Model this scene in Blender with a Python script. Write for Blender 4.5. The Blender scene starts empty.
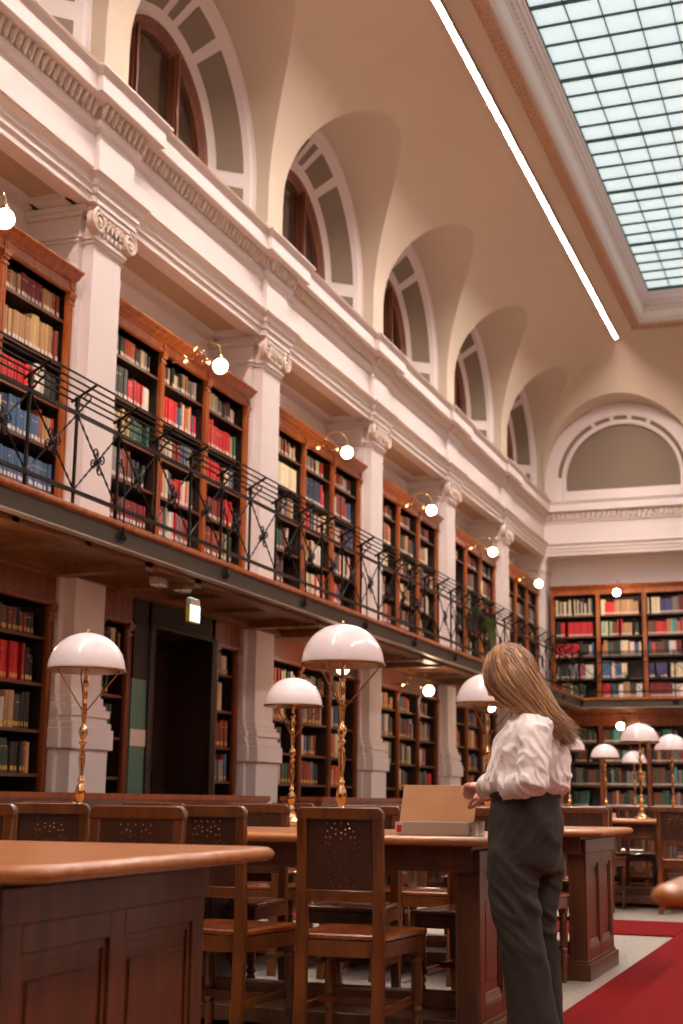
import bpy, bmesh, math, random
from mathutils import Vector, Matrix
PI = math.pi
sin, cos = math.sin, math.cos
rnd = random.Random(7)
scn = bpy.context.scene
COL = scn.collection

def lin(c):
    c = c / 255.0
    return c / 12.92 if c <= 0.04045 else ((c + 0.055) / 1.055) ** 2.4
def rgb(r, g, b): return (lin(r), lin(g), lin(b), 1.0)

# ------------------------------------------------------------------ materials
def mat(name, base, rough=0.5, metal=0.0, spec=0.5, bump=None, emit=None, vary=None, coat=0.0, sheen=0.0, trans=0.0):
    m = bpy.data.materials.new(name); m.use_nodes = True
    nt = m.node_tree; b = nt.nodes['Principled BSDF']
    b.inputs['Base Color'].default_value = base
    b.inputs['Roughness'].default_value = rough
    b.inputs['Metallic'].default_value = metal
    b.inputs['Specular IOR Level'].default_value = spec
    b.inputs['Coat Weight'].default_value = coat
    b.inputs['Coat Roughness'].default_value = 0.12
    b.inputs['Sheen Weight'].default_value = sheen
    b.inputs['Transmission Weight'].default_value = trans
    if emit:
        b.inputs['Emission Color'].default_value = emit[0]; b.inputs['Emission Strength'].default_value = emit[1]
    if bump or vary:
        tc = nt.nodes.new('ShaderNodeTexCoord')
        def noise(scale, detail=4, stretch=None):
            n = nt.nodes.new('ShaderNodeTexNoise'); n.inputs['Scale'].default_value = scale; n.inputs['Detail'].default_value = detail
            if stretch:
                mp = nt.nodes.new('ShaderNodeMapping'); mp.inputs['Scale'].default_value = stretch
                nt.links.new(tc.outputs['Object'], mp.inputs['Vector']); nt.links.new(mp.outputs['Vector'], n.inputs['Vector'])
            else: nt.links.new(tc.outputs['Object'], n.inputs['Vector'])
            return n
        if vary:
            sc_, other, st = vary
            n = noise(sc_, 6, st)
            r = nt.nodes.new('ShaderNodeValToRGB'); r.color_ramp.elements[0].position = 0.32; r.color_ramp.elements[1].position = 0.68
            r.color_ramp.elements[0].color = base; r.color_ramp.elements[1].color = other
            nt.links.new(n.outputs['Fac'], r.inputs['Fac']); nt.links.new(r.outputs['Color'], b.inputs['Base Color'])
        if bump:
            n = noise(bump[0], 5, bump[2] if len(bump) > 2 else None)
            bp = nt.nodes.new('ShaderNodeBump'); bp.inputs['Strength'].default_value = bump[1]; bp.inputs['Distance'].default_value = 0.01
            nt.links.new(n.outputs['Fac'], bp.inputs['Height']); nt.links.new(bp.outputs['Normal'], b.inputs['Normal'])
    return m
def attr_mat(name, rough=0.6, bump=None):
    m = bpy.data.materials.new(name); m.use_nodes = True
    nt = m.node_tree; b = nt.nodes['Principled BSDF']
    a = nt.nodes.new('ShaderNodeAttribute'); a.attribute_name = 'tint'
    nt.links.new(a.outputs['Color'], b.inputs['Base Color']); b.inputs['Roughness'].default_value = rough
    return m

PLASTER = mat('plaster', rgb(222, 208, 203), 0.75, bump=(30, 0.05), spec=0.3)
PLASTER_C = mat('ceiling_plaster', rgb(206, 187, 166), 0.8, bump=(12, 0.05), spec=0.2)
COFFER = mat('coffer_paint', rgb(196, 166, 138), 0.8)
PLASTER_W = mat('skylit_face_plaster', rgb(240, 236, 230), 0.5)  # whitened plaster: light on the skylight recess face put into the colour
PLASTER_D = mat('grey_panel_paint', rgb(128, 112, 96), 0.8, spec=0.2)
GILT = mat('ornament_plaster', rgb(214, 192, 176), 0.6, bump=(60, 0.3))
OCHRE = mat('ochre_ornament_shadow_line', rgb(190, 150, 120), 0.7, bump=(60, 0.4))
WOOD_O = mat('orange_oak', rgb(178, 98, 34), 0.34, vary=(5, rgb(136, 62, 16), (3, 3, .35)), bump=(60, 0.05), coat=0.2)
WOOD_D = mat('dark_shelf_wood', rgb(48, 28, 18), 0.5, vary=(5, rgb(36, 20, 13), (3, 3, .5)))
WOOD_S = mat('shelf_edge_wood', rgb(104, 60, 34), 0.45, vary=(5, rgb(80, 44, 24), (3, .4, 3)))
WOOD_L = mat('lower_case_wood', rgb(140, 66, 24), 0.40, vary=(5, rgb(98, 42, 14), (3, 3, .4)), coat=0.15)
WOOD_B = mat('balcony_soffit_wood', rgb(134, 84, 44), 0.45, vary=(4, rgb(100, 60, 30), (6, .5, 3)))
WOOD_T = mat('table_top_wood', rgb(174, 106, 44), 0.34, vary=(4, rgb(142, 80, 30), (.5, 6, 3)), coat=0.15)
WOOD_P = mat('table_body_wood', rgb(98, 50, 18), 0.42, vary=(5, rgb(66, 32, 11), (4, 4, .5)), coat=0.2)
WOOD_C = mat('chair_wood', rgb(112, 58, 20), 0.32, vary=(7, rgb(74, 36, 12), (4, 4, .6)), coat=0.3)
WOOD_CP = mat('chair_panel_wood', rgb(64, 31, 16), 0.36, vary=(7, rgb(48, 22, 12), (4, 4, 1)), coat=0.2)
WOOD_CS = mat('chair_seat_wood', rgb(142, 70, 28), 0.26, vary=(6, rgb(106, 48, 18), (4, .8, 3)), coat=0.5)
WOOD_DOOR = mat('portal_dark_wood', rgb(50, 28, 17), 0.6, vary=(4, rgb(34, 19, 12), (4, 4, .4)), spec=.25)
WOOD_W = mat('window_frame_wood', rgb(120, 66, 40), 0.4, vary=(4, rgb(92, 46, 28), (4, 4, .5)))
IRON = mat('black_wrought_iron', rgb(34, 30, 26), 0.42, metal=0.7, spec=0.5)
IRON_B = mat('iron_girder', rgb(66, 54, 40), 0.5, metal=0.1, bump=(20, .1))
IRON_L = mat('flange_lit_line', rgb(170, 150, 132), 0.45, metal=0.3)  # paler metal paints the line of light along the girder's bottom flange
BRASS = mat('polished_brass', rgb(222, 184, 134), 0.16, metal=1.0)
BRASS_D = mat('aged_brass', rgb(170, 130, 86), 0.25, metal=1.0)
OPAL = mat('opal_glass_shade', rgb(224, 208, 208), 0.35, spec=0.4, coat=1.0, emit=(rgb(255, 226, 220), 0.06))
OPAL.node_tree.nodes['Principled BSDF'].inputs['Coat Roughness'].default_value = 0.03
GLOBE = mat('lit_globe', rgb(255, 240, 225), 0.3, emit=((1.0, 0.72, 0.46, 1), 62.0))
SLIT = mat('lit_strip', rgb(255, 250, 245), 0.3, emit=((1.0, 0.87, 0.80, 1), 385.0))
SKY_G = mat('lit_skylight_glass', rgb(200, 225, 225), 0.4, emit=((0.66, 0.80, 0.82, 1), 0.95), vary=None)
BAR = mat('skylight_bar_metal', rgb(52, 66, 60), 0.5)
GLASSD = mat('dark_window_glass', rgb(46, 34, 28), 0.08, spec=0.6, vary=(1.2, rgb(84, 62, 46), None))
FLOOR = mat('stone_floor', rgb(168, 156, 142), 0.45, vary=(45, rgb(128, 118, 106), None), bump=(40, .05), coat=0.1)
CARPET = mat('red_carpet', rgb(124, 9, 13), 0.95, vary=(120, rgb(96, 6, 9), None), bump=(300, .5), spec=0.1, sheen=0.0)
BOOK = attr_mat('book_cloth', 0.55)
HAIR = attr_mat('hair_strands', 0.38)
SKIN = mat('skin', rgb(214, 160, 138), 0.5, bump=(80, .05))
BLOUSE = mat('white_cotton', rgb(236, 224, 220), 0.75, bump=(14, .25, (1, 1, .6)), sheen=0.1)
TROUS = mat('dark_trousers', rgb(40, 33, 25), 0.8, bump=(60, .15), sheen=0.0)
SHOE = mat('black_leather', rgb(22, 20, 20), 0.35)
CARD = mat('tan_card', rgb(178, 124, 78), 0.7, vary=(10, rgb(166, 114, 70), None))
PALE = mat('pale_card', rgb(172, 152, 134), 0.6)
REDL = mat('red_label', rgb(190, 30, 34), 0.5)
TIN = mat('brushed_tin', rgb(180, 172, 160), 0.35, metal=0.8)
GREEN_D = mat('green_door_panel', rgb(70, 104, 84), 0.35)
WHITE_P = mat('white_plastic', rgb(206, 180, 166), 0.5)
YELL = mat('yellow_plastic', rgb(190, 178, 60), 0.5)
EXITM = mat('lit_exit_sign', rgb(235, 240, 250), 0.4, emit=((0.85, 0.95, 1.0, 1), 1.6))
TEALM = mat('teal_light', rgb(150, 220, 210), 0.4, emit=((.25, 1.0, .8, 1), 4.0))
GREENS = mat('exit_symbol_green', rgb(60, 150, 110), 0.5, emit=((0.1, 0.7, 0.35, 1), 0.7))
LEAF = mat('plant_leaf', rgb(70, 92, 44), 0.5, vary=(30, rgb(104, 124, 60), None))

# ------------------------------------------------------------------ mesh builder
class MB:
    def __init__(s): s.v = []; s.f = []; s.m = []; s.t = []
    def add(s, vs, fs, m=0, tint=None):
        o = len(s.v); s.v += [tuple(v) for v in vs]
        for f in fs: s.f.append(tuple(i + o for i in f)); s.m.append(m); s.t.append(tint)
        return s
    def box(s, a, b, m=0, tint=None):
        x0, y0, z0 = a; x1, y1, z1 = b
        if x0 > x1: x0, x1 = x1, x0
        if y0 > y1: y0, y1 = y1, y0
        if z0 > z1: z0, z1 = z1, z0
        v = [(x0,y0,z0),(x1,y0,z0),(x1,y1,z0),(x0,y1,z0),(x0,y0,z1),(x1,y0,z1),(x1,y1,z1),(x0,y1,z1)]
        return s.add(v, [(3,2,1,0),(4,5,6,7),(0,1,5,4),(1,2,6,5),(2,3,7,6),(3,0,4,7)], m, tint)
    def tube(s, pts, r, n=8, m=0, cap=True, tint=None, flat=1.0):
        pts = [Vector(p) for p in pts]; k = len(pts)
        rs = r if isinstance(r, (list, tuple)) else [r] * k
        up = Vector((0, 0, 1)); vs = []
        t0 = (pts[1] - pts[0]).normalized()
        if abs(t0.dot(up)) > .95: up = Vector((0, 1, 0))
        nrm = (up - t0 * up.dot(t0)).normalized()
        for i, p in enumerate(pts):
            t = (pts[min(i+1, k-1)] - pts[max(i-1, 0)])
            if t.length < 1e-9: t = t0.copy()
            t.normalize()
            nrm = (nrm - t * nrm.dot(t))
            if nrm.length < 1e-6: nrm = Vector((1, 0, 0))
            nrm.normalize(); bn = t.cross(nrm)
            for j in range(n):
                a = 2 * PI * j / n
                vs.append(p + (nrm * cos(a) * flat + bn * sin(a)) * rs[i])
        fs = [(i*n+j, i*n+(j+1) % n, (i+1)*n+(j+1) % n, (i+1)*n+j) for i in range(k-1) for j in range(n)]
        if cap: fs += [tuple(range(n-1, -1, -1)), tuple((k-1)*n+j for j in range(n))]
        return s.add(vs, fs, m, tint)
    def lathe(s, prof, c=(0, 0, 0), n=20, m=0, axis='z', sx=1, sy=1):
        vs = []
        for r, h in prof:
            for j in range(n):
                a = 2 * PI * j / n; p = (r*cos(a)*sx, r*sin(a)*sy, h)
                if axis == 'x': p = (h, r*cos(a), r*sin(a))
                if axis == 'y': p = (r*cos(a), h, r*sin(a))
                vs.append((p[0]+c[0], p[1]+c[1], p[2]+c[2]))
        k = len(prof)
        fs = [(i*n+j, i*n+(j+1) % n, (i+1)*n+(j+1) % n, (i+1)*n+j) for i in range(k-1) for j in range(n)]
        if prof[0][0] > 1e-4: fs.append(tuple(range(n-1, -1, -1)))
        if prof[-1][0] > 1e-4: fs.append(tuple((k-1)*n+j for j in range(n)))
        return s.add(vs, fs, m)
    def loft(s, secs, n=20, m=0, cap=True, tint=None):
        """secs: (cx,cy,cz,rx,ry[,shift]) horizontal ellipses"""
        vs = []
        for q in secs:
            for j in range(n):
                a = 2*PI*j/n
                vs.append((q[0]+q[3]*cos(a), q[1]+q[4]*sin(a), q[2] + (q[5]*cos(a) if len(q) > 5 else 0)))
        k = len(secs)
        fs = [(i*n+j, i*n+(j+1) % n, (i+1)*n+(j+1) % n, (i+1)*n+j) for i in range(k-1) for j in range(n)]
        if cap: fs += [tuple(range(n-1, -1, -1)), tuple((k-1)*n+j for j in range(n))]
        return s.add(vs, fs, m, tint)
    def sphere(s, c, r, n=14, k=9, m=0):
        rr = r if isinstance(r, (tuple, list)) else (r, r, r)
        vs = []; 
        for i in range(k+1):
            t = PI*i/k
            for j in range(n):
                a = 2*PI*j/n
                vs.append((c[0]+rr[0]*sin(t)*cos(a), c[1]+rr[1]*sin(t)*sin(a), c[2]+rr[2]*cos(t)))
        fs = [(i*n+j, (i+1)*n+j, (i+1)*n+(j+1) % n, i*n+(j+1) % n) for i in range(k) for j in range(n)]
        return s.add(vs, fs, m)
    def extr(s, prof, y0, y1, m=0, closed=True, axis='y'):
        """profile of (x,z) swept along y"""
        n = len(prof)
        vs = [(x, y0, z) for x, z in prof] + [(x, y1, z) for x, z in prof]
        if axis == 'x': vs = [(y0, x, z) for x, z in prof] + [(y1, x, z) for x, z in prof]
        fs = [(i, (i+1) % n, n+(i+1) % n, n+i) for i in range(n if closed else n-1)]
        if closed: fs += [tuple(range(n-1, -1, -1)), tuple(range(n, 2*n))]
        return s.add(vs, fs, m)
    def build(s, name, mats, parent=None, off=None, smooth=40, fix=True, bevel=0):
        me = bpy.data.meshes.new(name); me.from_pydata(s.v, [], s.f)
        if not isinstance(mats, (list, tuple)): mats = [mats]
        for x in mats: me.materials.append(x)
        me.polygons.foreach_set('material_index', s.m)
        if any(t is not None for t in s.t):
            ca = me.color_attributes.new('tint', 'FLOAT_COLOR', 'CORNER'); arr = []
            for p, t in zip(me.polygons, s.t):
                arr += list(t or (1, 1, 1, 1)) * p.loop_total
            ca.data.foreach_set('color', arr)
        if fix:
            bm = bmesh.new(); bm.from_mesh(me); bmesh.ops.recalc_face_normals(bm, faces=bm.faces); bm.to_mesh(me); bm.free()
        if smooth:
            me.polygons.foreach_set('use_smooth', [True]*len(me.polygons)); me.set_sharp_from_angle(angle=math.radians(smooth))
        o = bpy.data.objects.new(name, me); COL.objects.link(o)
        if parent is not None: o.parent = parent
        if off is not None: o.location = off
        if bevel:
            b = o.modifiers.new('edge', 'BEVEL'); b.width = bevel; b.segments = 2; b.limit_method = 'ANGLE'; b.angle_limit = math.radians(50)
        return o

def tag(o, label=None, cat=None, group=None, kind=None):
    if label: o['label'] = label
    if cat: o['category'] = cat
    if group: o['group'] = group
    if kind: o['kind'] = kind
    return o
def empty(name, loc=(0, 0, 0), rz=0):
    o = bpy.data.objects.new(name, None); COL.objects.link(o); o.location = loc; o.rotation_euler = (0, 0, rz); o.empty_display_size = .1
    return o
def copy_tree(o, parent=None):
    c = o.copy(); COL.objects.link(c)
    if parent is not None: c.parent = parent
    for ch in list(o.children): copy_tree(ch, c)
    return c
def struct(o): o['kind'] = 'structure'; return o

ORD = ['', 'first', 'second', 'third', 'fourth', 'fifth', 'sixth', 'seventh', 'eighth', 'ninth', 'tenth', 'eleventh', 'twelfth', 'thirteenth', 'fourteenth', 'fifteenth', 'sixteenth', 'seventeenth', 'eighteenth', 'nineteenth', 'twentieth'] 
ORD += ['twenty-' + w for w in ORD[1:10]] + ['thirtieth'] + ['thirty-' + w for w in ORD[1:10]] + ['fortieth']

# local frame of a long wall: x = distance in front of the pilaster faces, y = along the wall, z up
LEFT = ((-5.7, 0, 0), 0.0)
FAR = ((0, 26.9, 0), -PI/2)
RIGHT = ((5.7, 21.0, 0), PI)
def to_world(fr, d, s, z):
    (lx, ly, lz), r = fr
    return Vector((lx + d*cos(r) - s*sin(r), ly + d*sin(r) + s*cos(r), z))
def struct_in(fr, mb, name, m, **k):
    o = mb.build(name, m, **k); o.location = fr[0]; o.rotation_euler = (0, 0, fr[1]); return struct(o)

PIT = 3.51
PC = [9.61 + PIT*k for k in range(-4, 6)]      # pilaster centres on the left wall
PCL = PC[:-1]
BC = [p + PIT/2 for p in PC[:-1]]              # bay centres
FBC = [-4.15, -0.62, 2.91]                     # bay centres on the far wall
FPC = [-2.385, 1.145]

# ------------------------------------------------------------------ floor and carpets
fl = MB().add([(-7.4,-3.2,0),(5.8,-3.2,0),(5.8,28,0),(-7.4,28,0)], [(0,1,2,3)]).build('floor', FLOOR, smooth=0, fix=False); struct(fl)
def carpet(x0, y0, x1, y1, label, z=0.012):
    tag(MB().box((x0,y0,0.0005),(x1,y1,z)).build('carpet', CARPET, bevel=.004), label, 'carpet')
carpet(-1.33, 1.2, 0.35, 26.2, 'long red carpet runner down the aisle beside the standing woman')
carpet(-4.9, 10.5, -1.335, 11.72, 'red cross carpet strip branching off the aisle behind the panelled table end')
bb = struct(MB().box((-6.3,-3,0),(-6.28,10.6,.12)).build('baseboard_left', WOOD_D))

# ------------------------------------------------------------------ walls
w = MB()
for y0, y1, z0, z1 in ((-3, 10.6, 0, 2.66), (12.15, 27.6, 0, 2.66), (10.6, 12.15, 2.45, 2.66), (-3, 27.6, 2.66, 5.8)):
    w.box((-6.4, y0, z0), (-6.3, y1, z1))
struct(w.build('wall_left', PLASTER, smooth=0))
w = MB().box((-6.4, 27.5, 0), (5.8, 27.6, 5.8)); struct(w.build('wall_far', PLASTER, smooth=0))
w = MB().box((5.7, -3.1, 2.8), (5.8, 27.6, 7.4)).box((5.7,-3.1,0),(5.8,27.6,2.8),1); struct(w.build('wall_right', [PLASTER, WOOD_L], smooth=0))
w = MB().box((-6.4, -3.2, 3), (5.8, -3.1, 9.6)).box((-6.4,-3.2,0),(5.8,-3.1,3),1); struct(w.build('wall_back', [PLASTER, WOOD_L], smooth=0))

# pilasters
def pilaster(fr, c, label, half=.23, corner=False):
    r = empty('pilaster', to_world(fr, 0, c, 0), fr[1]); tag(r, label, 'pilaster', kind='structure')
    a = half
    sh = MB(); sh.box((-.60,-a-.07,1.6),(-.10,a+.07,5.40)); sh.box((-.10,-a,1.6),(0,a,5.40))
    sh.build('shaft', PLASTER, r)
    b = MB()
    steps = [(0,1.18,1.29,.055),(0,1.29,1.45,.085),(0,1.45,1.50,.07),(0,1.50,1.54,.045),(0,1.54,1.60,.06),(0,1.60,1.64,.035),(0,1.64,1.70,.018)]
    b.box((-.6,-a-.09,0),(-.06,a+.09,1.29)); b.box((-.6,-a-.05,0),(.055,a+.05,1.29))
    for _, z0, z1, e in steps[1:]:
        b.box((-.6,-a-.07-e*.6,z0),(-.10+e,a+.07+e*.6,z1)); b.box((-.3,-a-e,z0),(e,a+e,z1))
    b.build('base', PLASTER, r, bevel=.008)
    cp = MB()
    for z0, z1, e in ((5.40,5.43,.02),(5.43,5.46,.035),(5.45,5.62,.015),(5.62,5.66,.045),(5.66,5.71,.06)):
        cp.box((-.6,-a-.07-e,z0),(-.10+e,a+.07+e,z1)); cp.box((-.6,-a-e,z0),(e,a+e,z1))
    capo = cp.build('capital', PLASTER, r, bevel=.006)
    if not corner:
        vo = MB()
        for sgn in (-1, 1):                      # volutes: spiral scrolls at both sides
            cy, cz = sgn*(a+.03), 5.575
            pts = []
            for i in range(34):
                t = i/33; ang = t*4.6*PI; rr = .094*(1-t)+.012
                pts.append((.062, cy + sgn*rr*sin(ang), cz + rr*cos(ang)))
            vo.tube(pts, [.016*(1-.5*i/33) for i in range(34)], 6)
            vo.lathe([(0,.035),(.022,.07),(.02,.078),(0,.082)], (0,cy,cz), 10, axis='x')
            vo.lathe([(.10,.0),(.10,.045),(.08,.05)], (0,cy,cz), 18, axis='x')
        vo.build('volute', GILT, capo, fix=True)
        eg = MB()
        for i in range(5):
            y = (i-2)*.07
            eg.sphere((.045, y, 5.60), (.022,.024,.036), 8, 6); eg.tube([(.05,y-.033,5.60),(.055,y-.033,5.54)], .007, 5)
            eg.sphere((.035, y, 5.50), (.018,.02,.028), 8, 6)
            eg.tube([(.05,y-.03,5.62),(.06,y,5.645),(.05,y+.03,5.62)], .008, 5)
        eg.build('leaf_ornament', GILT, capo)
    return r
pl_labels = ['pale pilaster out of sight behind the photographer', 'pale pilaster beside the photographer', 'pale pilaster left of the first bookcase', 'pale pilaster before the first gallery bookcase in view',
             'pale pilaster nearest to us with a scrolled capital', 'second pale pilaster with a scrolled capital', 'third pale pilaster between gallery bookcases',
             'fourth pale pilaster between gallery bookcases', 'fifth pale pilaster, last before the corner']
for i, p in enumerate(PCL):
    if i >= 3: pilaster(LEFT, p, pl_labels[i])
cr = pilaster(LEFT, 27.20, 'plain pale corner pilaster beside the far wall', .27, True)
for p in FPC: pilaster(FAR, p, 'pale pilaster on the far wall')

# entablature
PROF = [(-.6,5.71),(.02,5.71),(.02,5.78),(.04,5.785),(.04,5.84),(.06,5.85),(.06,5.90),(.10,5.935),(.10,5.955),(.0,5.975),(.0,6.36),(.03,6.38),(.04,6.43),(.03,6.435),
        (.03,6.56),(.10,6.565),(.155,6.575),(.16,6.58),(.16,6.71),(.165,6.72),(.175,6.735),(.19,6.755),(.2,6.77),(.2,6.785),(-.3,6.80)]
def entablature(fr, s0, s1, cs, gaps, name, mitre=0):
    mb = MB(); pf = PROF; n = len(pf)
    # closing end of the far corner is mitred by running through
    vs = [(d, s0 + mitre*d, z) for d, z in pf] + [(d, s1 - mitre*d, z) for d, z in pf]
    mb.add(vs, [(i, i+1, n+i+1, n+i) for i in range(1, n-1)])
    for c in cs:
        vs = []
        for sg in (-1, 1):
            for d, z in pf[1:]:
                dd = d + .05; h = .29 + (dd - .05)*1.65
                vs.append((dd, c + sg*h, z)); 
            for d, z in pf[1:]:
                dd = d + .05; h = .29 + (dd - .05)*1.65
                vs.append((-.05, c + sg*h, z))
        m = n-1
        mb.add(vs, [(i, i+1, 2*m+i+1, 2*m+i) for i in range(m-1)] + [(i, i+1, m+i+1, m+i) for i in range(m-1)] + [(2*m+i, 2*m+i+1, 3*m+i+1, 3*m+i) for i in range(m-1)])
    # soffit: recessed coffers between the piers
    edges = [s0] + sorted([x for c in cs for x in (c-.35, c+.35)]) + [s1]
    mb.box((-.62, s0, 5.76), (.0, s1, 5.80), 1)
    for a, b in zip(edges[0::2], edges[1::2]):
        if b - a < .3: continue
        mb.box((-.14, a, 5.71), (.018, b, 5.765)); mb.box((-.6, a, 5.71), (-.46, b, 5.765))
        mb.box((-.5, a, 5.71), (-.1, a+.14, 5.765)); mb.box((-.5, b-.14, 5.71), (-.1, b, 5.765))
    for c in cs: mb.box((-.6, c-.36, 5.71), (.06, c+.36, 5.765))
    o = struct_in(fr, mb, name, [PLASTER, COFFER], smooth=14)
    # leaf and dentil bands
    db = MB(); s = s0 + .1
    while s < s1 - .1:
        inr = any(abs(s - c) < .36 for c in cs); e = .05 if inr else 0
        if fr is LEFT:
            db.tube([(.045+e, s+.02, 6.45), (.062+e, s, 6.47), (.078+e, s-.008, 6.515), (.092+e, s+.006, 6.555)], [.012,.024,.028,.02], 6, flat=1)
        else:
            db.box((.03, s, 6.44), (.10, s+.05, 6.555))
        s += .085 if fr is LEFT else .10
    d = db.build('dentil_band', GILT, o); return o
entablature(LEFT, -3, 26.9, PCL[1:], None, 'trim_1', 0)
entablature(FAR, -5.7, 5.7, FPC, None, 'trim_2', 0)
rr = struct_in(RIGHT, MB().extr(PROF, -6, 24, closed=True), 'trim_3', PLASTER)
# thin brown strips painting the deep shadow lines at the moulding edges
fm = MB()
for d, z in ((.103,5.955),(.2,6.787)):
    fm.box((d-.012,-3,z-.006),(d+.004,26.9,z+.006))
struct_in(LEFT, fm, 'trim_4', OCHRE)

# ------------------------------------------------------------------ vault with lunettes
R_A, ZC, ZV, ACV, BCV = 1.55, 7.5, 7.4, 2.2, 2.12
def cz(d): return ZV + BCV*math.sqrt(max(0, 1-((ACV-min(d, ACV))/ACV)**2))
def cinv(z):
    if z <= ZV: return 0.0
    k = min(1, (z-ZV)/BCV); return ACV - ACV*math.sqrt(max(0, 1-k*k))
def vault(fr, s0, s1, bays, mit0, mit1, name, ZC=7.5):
    """mit0/mit1: positions along the wall of the two corners (None = open end)"""
    ss = set()
    def addr(a, b, st):
        n = max(1, int((b-a)/st)); 
        for i in range(n+1): ss.add(round(a+(b-a)*i/n, 4))
    last = s0
    for c in bays:
        if c-R_A > last: addr(last, c-R_A, .2)
        for i in range(0, 49):
            a = PI*i/48; ss.add(round(c - R_A*cos(a), 4))
        last = c+R_A
    addr(last, s1, .1)
    for mm in (mit0, mit1):
        if mm is not None: addr(max(s0, mm-2.3), min(s1, mm+2.3), .1)
    cols = sorted(ss); N = 26; mb = MB(); vs = []; bar = {}
    for s in cols:
        d0 = 0.0
        for c in bays:
            if abs(s-c) < R_A - 1e-5:
                zb = ZC + math.sqrt(R_A**2-(s-c)**2); d0 = cinv(zb); bar.setdefault(c, []).append((s, zb, d0))
        dend = ACV
        if mit0 is not None: dend = min(dend, s-mit0)
        if mit1 is not None: dend = min(dend, mit1-s)
        dend = max(dend, 0); 
        if dend < d0: d0 = dend
        for i in range(N+1):
            t = i/N; t = 1-cos(t*PI/2) if d0 < .4 else t
            d = d0 + (dend-d0)*t
            vs.append((d, s, cz(d)))
    fs = [(k*(N+1)+i, k*(N+1)+i+1, (k+1)*(N+1)+i+1, (k+1)*(N+1)+i) for k in range(len(cols)-1) for i in range(N)]
    mb.add(vs, fs)
    o = struct_in(fr, mb, name, PLASTER_C, smooth=50, fix=False)
    # wall piers + reveals + lunette barrels
    wb = MB(); edges = [s0] + [x for c in bays for x in (c-R_A, c+R_A)] + [s1]
    for a, b in zip(edges[0::2], edges[1::2]):
        if b > a: wb.add([(0,a,6.7),(0,b,6.7),(0,b,7.55),(0,a,7.55)], [(0,1,2,3)])
    for c in bays:
        q = bar.get(c, [])
        q = [(c-R_A, ZC, 0.0)] + q + [(c+R_A, ZC, 0.0)]
        q = [(c-R_A, 6.7, 0.0)] + q + [(c+R_A, 6.7, 0.0)]
        vs = []
        for s, z, d0 in q: vs += [(-.17, s, z), (d0, s, z)]
        wb.add(vs, [(2*i, 2*i+1, 2*i+3, 2*i+2) for i in range(len(q)-1)], 1)
        for sg in (-1, 1):                      # little stepped feet of the arch
            e = c + sg*R_A
            wb.box((-.1, e-sg*.001, 6.75), (.012, e-sg*.06, 7.02)); wb.box((-.1, e, 6.75), (.02, e+sg*.10, 7.02))
    w_ = struct_in(fr, wb, name.replace('ceiling', 'wall_upper'), [PLASTER_C, PLASTER_C], smooth=40, fix=False)
    return o
ZL = 7.5
def arc_pts(r, c, n=40, zb=6.72, zc=None):
    zc = zc or ZL
    pts = [(c+r, zb)] + [(c+r*cos(PI*i/n), zc+r*sin(PI*i/n)) for i in range(n+1)] + [(c-r, zb)]
    return pts
def arch_ring(mb, prof, c, m=0):
    """prof: list of (radius, depth)"""
    rows = [arc_pts(r, c) for r, d in prof]; k = len(rows[0]); vs = []
    for (r, d), row in zip(prof, rows): vs += [(d, s, z) for s, z in row]
    mb.add(vs, [(i*k+j, i*k+j+1, (i+1)*k+j+1, (i+1)*k+j) for i in range(len(prof)-1) for j in range(k-1)], m)
def splay_panel(mb, c, a0, a1, r0, d0, r1, d1, lift=.012, zc=None, m=0, stilt=None):
    zc = zc or ZL
    n = 12; vs = []
    for i in range(n+1):
        a = math.radians(a0+(a1-a0)*i/n)
        for r, d in ((r0, d0), (r1, d1)):
            if stilt: s, z = c+stilt*r, 7.08+(7.40-7.08)*i/n
            else: s, z = c+r*cos(a), zc+r*sin(a)
            vs.append((d+lift, s, z))
    mb.add(vs, [(2*i, 2*i+1, 2*i+3, 2*i+2) for i in range(n)], m)
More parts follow.
